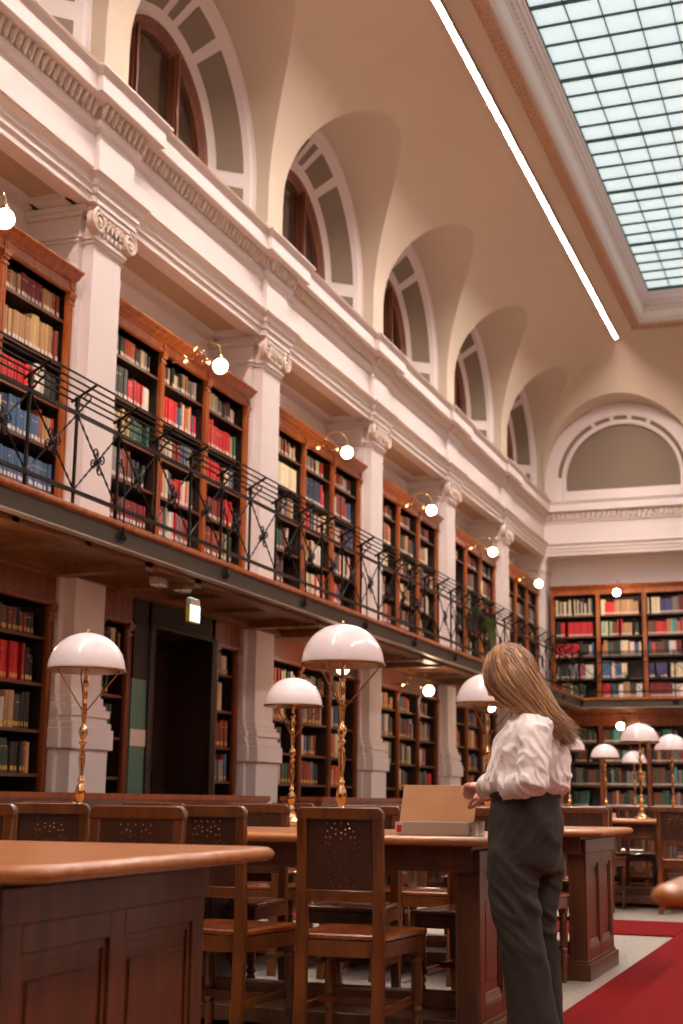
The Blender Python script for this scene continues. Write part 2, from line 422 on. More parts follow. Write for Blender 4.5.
def lunette(fr, c, idx, blind=False):
    r = empty('window_%d' % idx, to_world(fr, 0, c, 0), fr[1]); r['kind'] = 'structure'
    s = MB()
    global ZL
    ZL = 7.25 if blind else 7.5
    if blind:
        prof = [(1.60,-.17),(1.56,-.15),(1.52,-.13),(1.30,-.13),(1.28,-.15),(1.28,-.18),(1.20,-.22),(1.17,-.2),(1.13,-.22),(1.13,-.32)]
    else:
        prof = [(1.60,-.17),(1.56,-.15),(1.51,-.13),(1.49,-.16),(1.45,-.18),(1.44,-.20),(1.12,-.52),(1.10,-.50),(1.06,-.52),(1.06,-.58)]
    arch_ring(s, prof, 0); s.build('arch_surround', PLASTER, r, smooth=25, fix=False)
    if blind:
        g = MB(); row = arc_pts(1.13, 0); 
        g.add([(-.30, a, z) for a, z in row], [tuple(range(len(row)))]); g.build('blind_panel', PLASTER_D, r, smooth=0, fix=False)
        st = MB().box((-.4,-1.15,6.7),(-.24,1.15,7.06)); st.build('sill', PLASTER, r)
        p = MB()
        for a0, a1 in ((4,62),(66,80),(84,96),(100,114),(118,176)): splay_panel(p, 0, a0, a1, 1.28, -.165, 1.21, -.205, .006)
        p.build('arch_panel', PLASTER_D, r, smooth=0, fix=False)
        return r
    p = MB()
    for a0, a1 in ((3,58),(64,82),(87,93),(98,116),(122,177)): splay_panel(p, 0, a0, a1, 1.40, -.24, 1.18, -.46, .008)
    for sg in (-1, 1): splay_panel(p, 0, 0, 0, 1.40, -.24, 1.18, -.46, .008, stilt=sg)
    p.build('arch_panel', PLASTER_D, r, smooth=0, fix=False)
    f = MB(); arch_ring(f, [(1.07,-.56),(1.07,-.50),(1.04,-.49),(1.0,-.50),(.98,-.53),(.94,-.55),(.94,-.60)], 0)
    for a in (-.54, .32):
        h = ZL + math.sqrt(1.0-a*a); f.box((-.62,a-.045,6.72),(-.52,a+.045,h)); f.box((-.55,a-.02,6.72),(-.49,a+.02,h))
    f.box((-.6,-1.05,6.72),(-.52,1.05,6.80))
    f.build('window_frame', WOOD_W, r, smooth=30, fix=False)
    g = MB(); row = arc_pts(1.05, 0); g.add([(-.60, a, z) for a, z in row], [tuple(range(len(row)))]); g.build('pane', GLASSD, r, smooth=0, fix=False)
    return r
vault(LEFT, -3, 26.9, BC[0:], None, 26.9, 'ceiling_vault_left')
FB = [-4.15, -0.62, 2.91]
vault(FAR, -5.7, 5.7, FB, -5.7, 5.7, 'ceiling_vault_far', 7.25)
vault(RIGHT, -5.9, 24, [], -5.9, None, 'ceiling_vault_right')
wi = 1
for c in BC[1:]: lunette(LEFT, c, wi); wi += 1
for c in FB: lunette(FAR, c, wi, True); wi += 1

# flat ceiling strip, skylight surround and glass
def rect_sweep(mb, prof, x0, y0, x1, y1, m=0):
    """prof (inset,z) swept round a rectangle given at inset 0"""
    vs = []
    for o, z in prof: vs += [(x0+o,y0+o,z),(x1-o,y0+o,z),(x1-o,y1-o,z),(x0+o,y1-o,z)]
    mb.add(vs, [(i*4+j, i*4+(j+1) % 4, (i+1)*4+(j+1) % 4, (i+1)*4+j) for i in range(len(prof)-1) for j in range(4)], m)
X0, X1, Y0s, Y1s = -5.7, 5.7, -5.7, 26.9
SP = [(2.17,9.52),(2.17,9.49),(2.19,9.475),(2.21,9.47),(2.31,9.47),(2.33,9.475),(2.345,9.50),(2.345,9.53)]
s_ = MB(); rect_sweep(s_, SP, X0, Y0s, X1, Y1s); struct(s_.build('trim_5', OCHRE, smooth=30))
s_ = MB(); rect_sweep(s_, [(2.375,9.595),(2.43,9.72)], X0, Y0s, X1, Y1s); struct(s_.build('trim_8', PLASTER_W, smooth=30))
s_ = MB(); rect_sweep(s_, [(2.345,9.53),(2.37,9.56),(2.375,9.594),(2.43,9.725),(2.432,9.75),(2.44,9.76),(2.44,9.80),(2.47,9.84),(2.48,9.90),(2.50,9.92),(2.51,10.0),(2.525,10.01),(2.53,10.07)], X0, Y0s, X1, Y1s)
struct(s_.build('trim_6', PLASTER, smooth=30))
s_ = MB(); rect_sweep(s_, [(2.15,9.521),(2.2,9.521)], X0, Y0s, X1, Y1s); struct(s_.build('ceiling', PLASTER_C, smooth=0))
lf = MB()                                   # running leaf ornament on the band and the egg row above
def leaf_row(p0, p1, inward, off):
    n = int((p1-p0)/.11)
    for i in range(n):
        t = p0 + (i+.5)*.11
        for k, (a, rr) in enumerate(((2.215,.03),(2.26,.042),(2.305,.03))):
            tt = t + (.03 if k == 1 else 0)
            q = inward(a, tt); lf.sphere((q[0], q[1], 9.468), (rr, rr, .022), 6, 4)
        q = inward(2.46, t); lf.sphere((q[0], q[1], 9.84), (.022,.03,.03), 5, 4, 1)
leaf_row(3.0, 24.7, lambda a, t: (X0+a, t), 0)
leaf_row(-3.4, 3.4, lambda a, t: (t, Y1s-a), 0)
for i in range(8):                          # bosses
    y = 24.55 - i*3.4
    for k in range(7):
        a = 2*PI*k/7; lf.sphere((X0+2.26+.05*cos(a), y+.05*sin(a), 9.455), (.035,.035,.03), 6, 4)
struct(lf.build('trim_7', [OCHRE, PLASTER], smooth=60))
sk = empty('window_skylight', (0, 9, 10.07)); sk['kind'] = 'structure'; sk.name = 'window_20'
gx0, gx1, gy0, gy1 = -3.17, 3.17, -3.1, 24.37
MB().add([(gx0,gy0-9,.06),(gx1,gy0-9,.06),(gx1,gy1-9,.06),(gx0,gy1-9,.06)], [(0,3,2,1)]).build('pane', SKY_G, sk, smooth=0, fix=False)
b = MB(); x = gx0
while x <= gx1+.01: b.box((x-.0065,gy0-9,.02),(x+.0065,gy1-9,.05)); x += .3962
y = gy1; seg = 0
while y > gy0:
    k, gap = (5, 2.165) if seg < 2 else (4, 1.79)
    for i in range(k):
        h = .011 if i == 0 else .0055
        yy = y - gap*i/k; b.box((gx0,yy-9-h,.005 if i == 0 else .02),(gx1,yy-9+h,.055))
    y -= gap; seg += 1
b.build('glazing_bar', BAR, sk, smooth=0)

# light strips (left in view, its twin on the right)
def strip(xc, label):
    r = empty('ceiling_light_strip', (xc, 12, 9.47)); tag(r, label, 'ceiling light')
    y0, y1 = -3, 25.02
    MB().box((-.031,y0-12,-.012),(.031,y1-12,.004)).build('diffuser', SLIT, r, smooth=0)
    h = MB(); h.box((-.042,y0-12,-.044),(-.032,y1-12,.05)); h.box((.032,y0-12,-.044),(.042,y1-12,.05)); h.box((-.042,y1-12,-.014),(.042,y1-12+.012,.05)); h.box((-.042,y0-12,.0045),(.042,y1-12,.05))
    h.build('housing', PLASTER_C, r, smooth=0)
strip(-3.86, 'long glowing white light strip set in the ceiling vault beside the skylight')
strip(3.86, 'twin light strip across the skylight, outside the picture')

# ------------------------------------------------------------------ gallery balcony
def balcony(fr, s0, s1, name, mitre_hi=None, mitre_lo=None):
    mb = MB()
    a0, a1 = s0, s1
    mb.box((-.6,a0,2.70),(.80,a1,2.82))
    for i in range(int((a1-a0)/.12)): mb.box((-.55,a0+i*.12,2.675),(.78,a0+i*.12+.112,2.70))
    o = struct_in(fr, mb, name, WOOD_B, smooth=0)
    e = MB().extr([(.76,2.805),(.84,2.805),(.856,2.815),(.86,2.83),(.856,2.845),(.84,2.853),(.70,2.853),(-.6,2.85),(-.6,2.82),(.76,2.82)], a0, a1)
    e.build('nosing', WOOD_O, o)
    g = MB(); g.box((.79,a0,2.68),(.822,a1,2.806)); g.box((.76,a0,2.664),(.842,a1,2.674),1); g.box((.80,a0,2.675),(.830,a1,2.692))
    g.build('girder', [IRON_B, IRON_L], o, smooth=0)
    return o
bl = balcony(LEFT, -3, 26.9, 'floor_gallery_left')
bf = balcony(FAR, -4.86, 5.7, 'floor_gallery_far')
xb = MB()
for p in PCL[2:]:
    for q in (p-.42, p+.42): xb.box((-.55,q-.06,2.60),(.74,q+.06,2.676))
    for q in (p+1.3, p+2.2): xb.box((-.55,q-.04,2.635),(.74,q+.04,2.676))
xb.box((-.08,-3,2.61),(.04,26.9,2.676)); xb.box((.60,-3,2.63),(.74,26.9,2.676))
xb.build('cross_beam', WOOD_B, bl)

def railing(fr, s0, s1, label, stays=True, step=.585, detail=True):
    root = empty('balcony_railing', to_world(fr, .78, s0, 2.85), fr[1]); tag(root, label, 'railing')
    L = s1 - s0; n = int(L/step + .01)
    post = MB().box((-.009,-.009,.0),(.009,.009,.74)).box((-.016,-.016,0),(.016,.016,.02))
    post_me = None
    dg = MB(); proto = {}
    def piece(key, name, mk, loc):
        if key not in proto:
            o = mk().build(name, IRON, root, smooth=50); proto[key] = o; o.location = loc
        else:
            o = proto[key].copy(); COL.objects.link(o); o.location = loc; o.parent = root
        return o
    def mk_post(): return post
    def mk_bracket():
        m = MB(); m.tube([(-.05,0,.742),(.145,0,.845)], .012, 4); m.box((-.014,-.014,.70),(.014,.014,.77))
        pts = []
        for i in range(22):                     # S-scroll below the bracket
            t = i/21; a = -.6*PI + t*2.3*PI; rr = .034*(1-.55*t)
            pts.append((.075+rr*cos(a), 0, .755+rr*sin(a)))
        m.tube(pts, .0055, 5); m.tube([(.0,0,.66),(.03,0,.68),(.075,0,.72),(.105,0,.75)], .006, 5)
        pts = [(.02+.022*cos(i*.5+PI), 0, .69+.022*sin(i*.5+PI)) for i in range(10)]
        m.tube(pts, .005, 5); return m
    def mk_cross():
        m = MB(); h0, h1 = .115, .645
        for sg, (a, b) in enumerate(((0, step), (step, 0))):
            N = 40; pts = []; rs = []
            for i in range(N+1):
                t = i/N; pts.append((.004*(1 if sg else -1), a+(b-a)*t, h0+(h1-h0)*t)); rs.append(.0085 if (i//2) % 2 else .0055)
            m.tube(pts, rs, 5)
        return m
    def mk_rosette():
        m = MB(); cy, czz = step/2, .38
        m.sphere((0,cy,czz), .022, 8, 6)
        for k in range(4):
            base = k*PI/2 ; pts = []
            ccy, ccz = cy+.066*cos(base+.5), czz+.066*sin(base+.5)
            for i in range(20):
                t = i/19; a = base + PI + t*2.6*PI; rr = .040*(1-.7*t)
                pts.append((.006, ccy+rr*cos(a), ccz+rr*sin(a)))
            m.tube([(.0,cy,czz)]+pts, .0065, 5)
        return m
    def mk_stay():
        m = MB(); m.tube([(0,0,.44),(.02,0,.44),(.05,.0,.40),(.065,0,.25),(.07,0,.0),(.065,0,-.1)], .007, 5)
        for i in range(2):
            pts = []
            for j in range(18):
                t = j/17; a = t*2.6*PI; rr = .045*(1-.7*t); pts.append((.055, (1-2*i)*(.02+rr*cos(a)), -.115+rr*sin(a)))
            m.tube(pts, .007, 5)
        pts = [(.02, .03*cos(j*.5), .44+.03*sin(j*.5)) for j in range(11)]
        m.tube(pts, .0055, 5); return m
    for i in range(n+1):
        y = i*step
        piece('p', 'post', mk_post, (0, y, 0)); piece('b', 'bracket', mk_bracket, (0, y, 0))
        if i < n:
            piece('c', 'cross_brace', mk_cross, (0, y, 0)); piece('r', 'scroll_rosette', mk_rosette, (0, y, 0))
        if i % 3 == 0: piece('s', 'stay', mk_stay, (0, y, 0))
    for k in range(5):
        x = -.04+.045*k; z = .748+.0238*k
        MB().tube([(x,0,z+.008),(x,L,z+.008)], .0085, 6).build('top_rod', IRON, root)
    MB().box((-.012,0,.643),(.012,L,.668)).build('upper_rail', IRON, root)
    MB().box((-.013,0,.10),(.013,L,.125)).build('lower_rail', IRON, root)
    return root
railing(LEFT, 6.24-.585*2, 6.24+.585*34.2, 'black wrought iron gallery railing with crossed bars and scrolls along the side wall')
railing(FAR, -4.9, -4.9+.585*8, 'black wrought iron gallery railing in front of the far wall bookcases')

# ------------------------------------------------------------------ bookcases
BOOKS = []            # (fr, d_front, s, z, w, h, depth, colour, lean, shelf key)
def bookcase(fr, s0, s1, z0, ztop, zshelves, nsec, wood, label, name='bookcase', depth=.42, face=-.12, plinth=.08, frieze=None, cornice=True, cat='bookcase'):
    """shelf z's listed top to bottom; last = bottom board"""
    r = empty(name, to_world(fr, face, (s0+s1)/2, z0), fr[1]); tag(r, label, cat)
    L = (s1-s0)/2; zo = lambda z: z - z0
    op_top = frieze
    c = MB(); c.box((-depth, -L, 0), (-depth+.02, L, zo(ztop)-.02)); c.box((-depth,-L,0),(-.02,-L+.03,zo(ztop)-.02)); c.box((-depth,L-.03,0),(-.02,L,zo(ztop)-.02))
    c.box((-depth,-L,zo(op_top)),(-.02,L,zo(op_top)+.03))
    c.box((-depth,-L,0),(-.02,L,zo(zshelves[-1])))
    c.build('carcass', WOOD_D, r, smooth=0)
    pw = .075; sw = (2*L - pw)/nsec
    for k in range(nsec+1):
        yc = -L + pw/2 + k*sw
        m = MB(); m.box((-.03,yc-pw/2,0),(0,yc+pw/2,zo(op_top)+.01))
        for q in (-1, 1): m.box((0,yc+q*.021-.008,.25),(.008,yc+q*.021+.008,zo(op_top)-.12))
        m.box((0,yc-pw/2-.006,zo(op_top)-.09),(.014,yc+pw/2+.006,zo(op_top)-.07)); m.box((0,yc-pw/2-.004,zo(op_top)-.045),(.02,yc+pw/2+.004,zo(op_top)-.02))
        m.box((0,yc-pw/2-.008,zo(op_top)-.02),(.03,yc+pw/2+.008,zo(op_top)+.012)); m.box((0,yc-pw/2-.006,0),(.015,yc+pw/2+.006,.16))
        m.build('stile', wood, r, smooth=0)
        if 0 < k < nsec: MB().box((-depth,yc-.012,0),(-.03,yc+.012,zo(op_top))).build('divider', WOOD_D, r, smooth=0)
    for z in zshelves[:-1]:
        m = MB()
        for k in range(nsec):
            a = -L + pw/2 + k*sw + .012; m.box((-depth+.02,a,zo(z)-.024),(-.045,a+sw-.024,zo(z))); m.box((-.045,a,zo(z)-.024),(-.038,a+sw-.024,zo(z)),1)
        m.build('shelf', [WOOD_D, WOOD_S], r, smooth=0)
    m = MB(); m.box((-.02,-L,0),(.012,L,plinth)); m.build('plinth', wood, r, smooth=0)
    h = zo(ztop)-zo(op_top)
    if cornice:
        f = op_top - z0
        pr = [(-.1,f),(.0,f),(.018,f+.012),(.018,f+.028),(.006,f+.035),(.006,f+h*.50),(.02,f+h*.54),(.02,f+h*.60),(.045,f+h*.66),(.06,f+h*.74),(.062,f+h*.78),(.085,f+h*.86),(.10,f+h*.93),(.10,f+h),(-.1,f+h)]
    else:
        f = op_top - z0
        pr = [(-.1,f),(.0,f),(.015,f+.01),(.015,f+.03),(.0,f+.04),(.0,f+h*.75),(.02,f+h*.8),(.05,f+h*.9),(.06,f+h),(-.1,f+h)]
    m = MB(); m.extr(pr, -L, L)
    if cornice:
        for k in range(nsec+1):
            yc = -L + pw/2 + k*sw
            yc = min(max(yc, -L+.03), L-.03)
            m.box((0,yc-.03,f+.04),(.02,yc+.03,f+h*.5)); m.sphere((.022,yc,f+h*.27),(.008,.014,.03),8,5)
    m.build('cornice', wood, r, smooth=30)
    return sw, pw

CREAM=(214,196,160); TAN=(176,134,92); BROWN=(112,66,42); DRED=(120,34,30); RED=(196,30,34); ORG=(196,84,42); NAVY=(44,52,74); BLUE=(66,96,130); TEAL=(70,150,150)
GREY=(126,120,112); DGREY=(58,56,54); BLACK=(36,32,30); WHT=(220,206,194); GRN=(52,92,70); DGRN=(40,62,46); YEL=(194,162,104); PGRN=(170,186,150); VIO=(74,66,110); RBR=(134,60,40)
MIX1=[BROWN,DRED,TAN,BLACK,DGREY,NAVY,CREAM,GREY,RBR,DGRN,ORG]
MIX2=[BROWN,RBR,BLACK,DGREY,DRED,TAN,DGRN,GREY]
MIXC=[CREAM,TAN,BROWN,RED,BLUE,GRN,DGREY,ORG,WHT,GREY,DRED]
def fill(fr, face, s0, s1, z, hmax, pal, fillr=.85, wr=(.022,.05), hr=(.62,.86), run=None, key=None, lab=WHT, labh=.03, start=0.02, leanend=True, depth=.2):
    s = s0 + start; end = s0 + (s1-s0)*fillr; i = 0; cur = None; left = 0; seq = list(run) if run else None
    h = hmax*rnd.uniform(*hr)
    while s < end:
        if seq is not None:
            colr, cnt = seq[0]
            cnt -= 1; seq[0] = (colr, cnt)
            newrun = colr is not cur
            cur = colr
            if cnt <= 0: seq.pop(0)
            if newrun: h = hmax*rnd.uniform(*hr); wcur = rnd.uniform(*wr)
            if not seq: seq = None
        else:
            if left <= 0:
                cur = rnd.choice(pal); left = rnd.choice((1,1,1,2,3,4)); h = hmax*rnd.uniform(*hr); wcur = rnd.uniform(*wr)
            left -= 1; newrun = False
        w_ = wcur*rnd.uniform(.9, 1.1)
        if s + w_ > s1 - .01: break
        j = rnd.uniform(.88, 1.1)
        c = tuple(min(255, max(0, q*j)) for q in cur)
        BOOKS.append(dict(fr=fr, face=face-rnd.uniform(.055,.075), s=s, w=w_*.96, z=z, h=h*rnd.uniform(.985,1.0), dp=depth, c=rgb(*c), base=cur, key=key, lab=lab, labh=labh, lean=0))
        s += w_
        if rnd.random() < .03: s += rnd.uniform(.02,.08)
    if leanend and fillr < .97 and s < s1-.12 and BOOKS and rnd.random() < .6: BOOKS[-1]['lean'] = .12

G_SH = [4.70, 4.33, 3.98, 3.62, 3.26, 2.95]
L_SH = [2.13, 1.775, 1.424, 1.097, .76, .42, .12]
RUNS = {
 ('g',0,2,0): [(RBR,3),(TAN,3),(DRED,6),(TAN,4),(RBR,4)], ('g',0,2,1): [(WHT,1),(TAN,9),(YEL,3),(TAN,4),(RBR,3),(GREY,2)], ('g',0,2,2): [(RED,12),(WHT,4),(DGREY,5)],
 ('g',0,2,3): [(WHT,3),(NAVY,3),(BLUE,5),(TEAL,1),(BLUE,6)], ('g',0,2,4): [(BLUE,18)], ('g',0,2,5):[(NAVY,12),(BLUE,6)],
 ('g',1,0,0): [(BLACK,2),(DGREY,2),(GREY,1),(DGREY,2),(ORG,5),(DGRN,2),(CREAM,2),(GREY,1),(BLACK,3)], ('g',1,0,1): [(DGREY,9),(RED,2),(DGREY,1),(RED,6),(WHT,4),(GREY,3),(BLUE,2)],
 ('g',1,0,2): [(BLUE,2),(WHT,2),(CREAM,3),(ORG,1),(YEL,2),(GRN,8)], ('g',1,0,3): [(ORG,1),(GREY,8),(RBR,4),(DGREY,5)], ('g',1,0,4): [(DRED,18)], ('g',1,0,5): [(DRED,14)],
 ('g',1,1,0): [(GREY,1),(CREAM,1),(DGREY,2),(CREAM,1),(DGREY,2),(CREAM,2),(DGREY,2),(TAN,3)], ('g',1,1,1): [(RED,13),(BLUE,2)], ('g',1,1,2): [(GREY,4),(CREAM,4),(DRED,4)],
 ('g',1,1,3): [(RED,4),(CREAM,4),(BLUE,1),(ORG,3),(RED,4)], ('g',1,1,4): [(RED,4),(GREY,3),(WHT,3),(RED,2),(GREY,3)],
 ('g',1,2,0): [(TAN,3),(CREAM,5),(GREY,4)], ('g',1,2,1): [(GREY,3),(RED,2),(GRN,1),(RED,9)], ('g',1,2,2): [(RED,8),(DRED,4)], ('g',1,2,3): [(DRED,14)], ('g',1,2,4): [(RBR,14)],
 ('g',2,0,0): [(NAVY,4),(CREAM,2),(YEL,2)], ('g',2,0,1): [(CREAM,7)], ('g',2,1,0): [(GREY,12)], ('g',2,1,1): [(NAVY,15)], ('g',2,2,0): [(GREY,3),(CREAM,3)], ('g',2,2,1): [(RED,2),(WHT,3),(RBR,6),(RED,2)],
 ('l',0,2,0): [(DGRN,2),(DGREY,3),(GRN,3),(BROWN,4),(BLACK,2),(RBR,2)], ('l',0,2,1): [(RED,17)], ('l',0,2,2): [(DGREY,3),(RED,2),(DGREY,2),(CREAM,2),(WHT,2),(TAN,3),(DGREY,2)], ('l',0,2,3): [(RED,8),(BROWN,4)],
 ('f',0,0,0): [(CREAM,1),(DGREY,1)]*12, ('f',0,0,1): [(BLACK,4),(RED,20)], ('f',0,0,2): [(RED,12),(BLACK,3),(DGREY,4)], ('f',0,1,0): [(CREAM,2),(RED,4),(TAN,9)], ('f',0,1,1): [(PGRN,4),(BROWN,3),(RED,2),(TAN,4),(DGREY,4)],
 ('f',0,2,0): [(CREAM,5),(VIO,6),(GREY,3),(DRED,3)], ('f',0,2,1): [(BROWN,6),(RED,5),(TAN,3),(TEAL,2)], ('f',0,2,3): [(VIO,9),(CREAM,5)], ('f',0,2,4): [(DRED,10),(WHT,6)],
}
COLN = {1: ['only'], 2: ['left', 'right'], 3: ['left', 'middle', 'right']}
def fill_case(tagk, bi, fr, s0, s1, sw, pw, shelves, top, face, pals, labc=WHT, flip=False, nsec=3, maxrow=6, depth=.2):
    for k in range(nsec):
        a = s0 + pw/2 + k*sw + .03; b = a + sw - .06
        tops = [top] + [z-.024 for z in shelves]
        for ri, z in enumerate(shelves[:maxrow]):
            hmax = tops[ri] - z
            run = RUNS.get((tagk, bi, k, ri)); big = run and run[0][1] == 7
            fill(fr, face, a, b, z, hmax, pals, fillr=rnd.choice((.55,.65,.75,.85,.92,.97)) if not run else (.99 if tagk == 'g' and bi == 0 else .86), run=run,
                 wr=(.10,.12) if big else ((.04,.046) if run and run[0][0] is NAVY else (.026,.05)), key=(tagk, bi, k, ri), lab=labc, labh=.032, depth=depth)
gal_names = {0: 'nearest gallery bookcase cut by the left edge', 1: 'gallery bookcase above the dark doorway', 2: 'third gallery bookcase, above the tallest lamp', 3: 'fourth gallery bookcase between pilasters', 4: 'fifth gallery bookcase behind the hanging plant', 5: 'sixth and last gallery bookcase before the corner'}
for bi, p in enumerate(PC[3:9]):
    s0, s1 = p+.305, p+PIT-.305
    if bi == 5: s1 = 26.80
    sw, pw = bookcase(LEFT, s0, s1, 2.85, 5.115, G_SH, 3, WOOD_O, 'orange oak bookcase with carved cornice, ' + gal_names[bi], frieze=4.93)
    fill_case('g', bi, LEFT, s0, s1, sw, pw, G_SH, 4.93, -.12, MIX1 if bi > 2 else MIXC)
low_names = {0: 'at the left edge behind the first lamp', 2: 'behind the two central lamps', 3: 'under the lit globe beside the box', 4: 'behind the woman\'s lamp', 5: 'last under the gallery'}
for bi, p in enumerate(PC[3:9]):
    s0, s1 = p+.34, p+PIT-.33
    if bi == 5: s1 = 26.78
    if bi == 1: continue
    sw, pw = bookcase(LEFT, s0, s1, 0, 2.672, L_SH, 3, WOOD_L, 'brown wooden bookcase under the gallery, ' + low_names[bi], frieze=2.374, cornice=False)
    fill_case('l', bi, LEFT, s0, s1, sw, pw, L_SH, 2.374, -.12, MIX2 if bi < 2 else MIXC, labc=(206,160,70), maxrow=4)
for a, b, lb, q in ((9.95, 10.52, 'narrow brown bookcase left of the dark doorway', 6), (12.18, 12.74, 'narrow brown bookcase right of the dark doorway', 7)):
    sw, pw = bookcase(LEFT, a, b, 0, 2.672, L_SH, 1, WOOD_L, lb, frieze=2.374, cornice=False)
    fill_case('l', q, LEFT, a, b, sw, pw, L_SH, 2.374, -.12, MIX2+[CREAM, BLUE], nsec=1, labc=(206,160,70), maxrow=4)
F_SH = [4.53, 4.12, 3.72, 3.30, 2.93]; F_LO = [2.07, 1.70, 1.26, .86, .5, .12]
for fi, (a, b) in enumerate(((-5.62, -2.86), (-1.92, 0.68))):
    if fi == 1: continue
    sw, pw = bookcase(FAR, a, b, 2.85, 5.115, F_SH, 3, WOOD_O, 'orange wooden bookcase on the far wall above the gallery floor', frieze=4.93)
    fill_case('f', fi, FAR, a, b, sw, pw, F_SH, 4.93, -.12, MIXC)
    sw, pw = bookcase(FAR, a, b, 0, 2.672, F_LO, 3, WOOD_L, 'brown bookcase on the far wall beneath the gallery', frieze=2.374, cornice=False)
    fill_case('m', fi, FAR, a, b, sw, pw, F_LO, 2.374, -.12, [GRN, DGRN, BROWN, DGREY, BLACK, DGREY, GREY, RBR, TEAL, TAN, BROWN], maxrow=4)

# doorway
dr = empty('door_1', (-5.82, 11.49, 0)); dr['kind'] = 'structure'
d = MB(); d.box((-.7,-.68,0),(-.0,-.62,2.672)); d.box((-.7,.62,0),(0,.68,2.672)); d.box((-.7,-.96,2.42),(0,.68,2.672)); d.box((0,-.68,2.40),(.03,.68,2.44)); d.box((0,-.68,0),(.03,-.58,2.40)); d.box((0,.58,0),(.03,.68,2.40))
d.build('portal', WOOD_DOOR, dr, bevel=.006)
def leaf(y0, y1, nm, x=-.5):
    m = MB(); m.box((x,y0,0),(x+.04,y1,2.42)); w_ = (y1-y0)
    for za, zb in ((.2,.9),(1.0,2.3)):
        m.box((x+.04,y0+.05,za-.03),(x+.055,y1-.05,za)); m.box((x+.04,y0+.05,zb),(x+.055,y1-.05,zb+.03)); m.box((x+.04,y0+.05,za),(x+.055,y0+.08,zb)); m.box((x+.04,y1-.08,za),(x+.055,y1-.05,zb))
    return m.build(nm, WOOD_DOOR, dr, bevel=.004)
leaf(.16,.72,'door_leaf'); lf2 = leaf(-.34,.14,'door_leaf', -.56)
MB().box((-.44,.2,1.02),(-.38,.22,1.16)).build('door_handle', BRASS_D, lf2)
m = MB(); m.box((-.02,-.95,0),(.01,-.68,1.93)); m.box((.01,-.95,1.36),(.016,-.68,1.50),1); m.box((-.05,-.96,1.93),(.02,-.68,2.42),2)
m.build('green_panel', [GREEN_D, WHITE_P, WOOD_DOOR], dr)

# exit sign and emergency lamps on the soffit
def exit_sign(loc):
    r = empty('exit_sign', loc); tag(r, 'small glowing white exit sign hanging under the gallery', 'exit sign')
    MB().box((-.02,-.085,-.01),(.02,.085,.035)).build('mount', WHITE_P, r)
    MB().box((-.018,-.095,-.155),(.018,.095,-.01)).build('housing', YELL, r, bevel=.003)
    MB().box((-.012,-.07,.036),(.012,.07,.04)).build('top_lens', TEALM, r)
    MB().box((.0185,-.088,-.148),(.021,.088,-.018)).build('lit_face', EXITM, r)
exit_sign((-5.02, 10.07, 2.475))
for x, y, lb in ((-5.25, 9.9, 'small pale box lamp on the gallery soffit, left of two'), (-5.2, 10.22, 'small pale box lamp on the gallery soffit next to the exit sign')):
    r = empty('emergency_light', (x, y, 2.674)); tag(r, lb, 'emergency light')
    MB().box((-.05,-.08,-.065),(.05,.08,0)).build('housing', WHITE_P, r, bevel=.008); MB().box((-.04,-.07,-.075),(.04,.07,-.065)).build('lens', OPAL, r)

# ------------------------------------------------------------------ globe wall lamps
def wall_lamp(reach, drop=.0):
    r = empty('globe_wall_lamp')
    m = MB(); m.tube([(-.13,0,0),(.0,0,0)], .012, 8); m.lathe([(0,-.0),(.042,.0),(.045,.008),(.03,.02),(.014,.03),(.012,.05)], (0,0,0), 14, axis='x'); m.build('wall_plate', BRASS, r)
    a = MB(); pts = []
    for i in range(25):
        t = i/24; an = PI*(1-t)*1.0
        pts.append((reach*.60 + reach*.40*cos(an), 0, .03 + .13*sin(an)))
    pts = [(.03,0,0),(.10,0,-.01)] + [(reach*.2,0,.01)] + pts[1:] + [(reach,0,.0)]
    a.tube(pts, .0085, 6)
    for cx, czz, sg in ((.14,.055,1),(.2,-.03,-1)):
        q = []
        for i in range(20):
            t = i/19; an = t*2.2*PI; rr = .05*(1-.65*t); q.append((cx+rr*cos(an), 0, czz+sg*rr*sin(an)))
        a.tube(q, .006, 5)
    arm = a.build('scroll_arm', BRASS, r)
    h = MB(); h.lathe([(.012,.02),(.02,.0),(.03,-.012),(.034,-.028),(.0,-.03)], (reach,0,0), 12); h.build('holder', BRASS, arm)
    MB().sphere((reach,0,-.088), .069, 20, 14).build('glass_globe', GLOBE, r)
    return r
lampW = wall_lamp(.36)
gl = [(7.55, 'at the left picture edge'), (11.02, 'over the doorway bay'), (14.40, 'second along from the doorway'), (17.75, 'third along from the doorway'), (21.12, 'fourth along from the doorway'), (24.5, 'nearest the far corner')]
first = True
for y, nm in gl:
    o = lampW if first else copy_tree(lampW); first = False
    o.location = (-5.66, y, 4.89); tag(o, 'lit globe lamp above gallery bookcases, ' + nm, 'wall lamp', 'globe lamps along the gallery')
for y, nm in ((7.0, 'left of the picture edge'), (14.35, 'behind the tallest table lamp'), (17.62, 'above the tan box'), (20.9, 'beside the woman')):
    o = copy_tree(lampW); o.location = (-5.66, y, 2.44); tag(o, 'lit globe lamp on brass arm beneath the gallery, ' + nm, 'wall lamp', 'globe lamps beneath the gallery')
for z, nm in ((4.97, 'top of the upper bookcase'), (2.44, 'frieze of the lower bookcase')):
    o = copy_tree(lampW); o.location = (-4.23, 26.88, z); o.rotation_euler = (0, 0, -PI/2); tag(o, 'lit globe lamp on the far wall, ' + nm, 'wall lamp', 'globe lamps on the far wall')

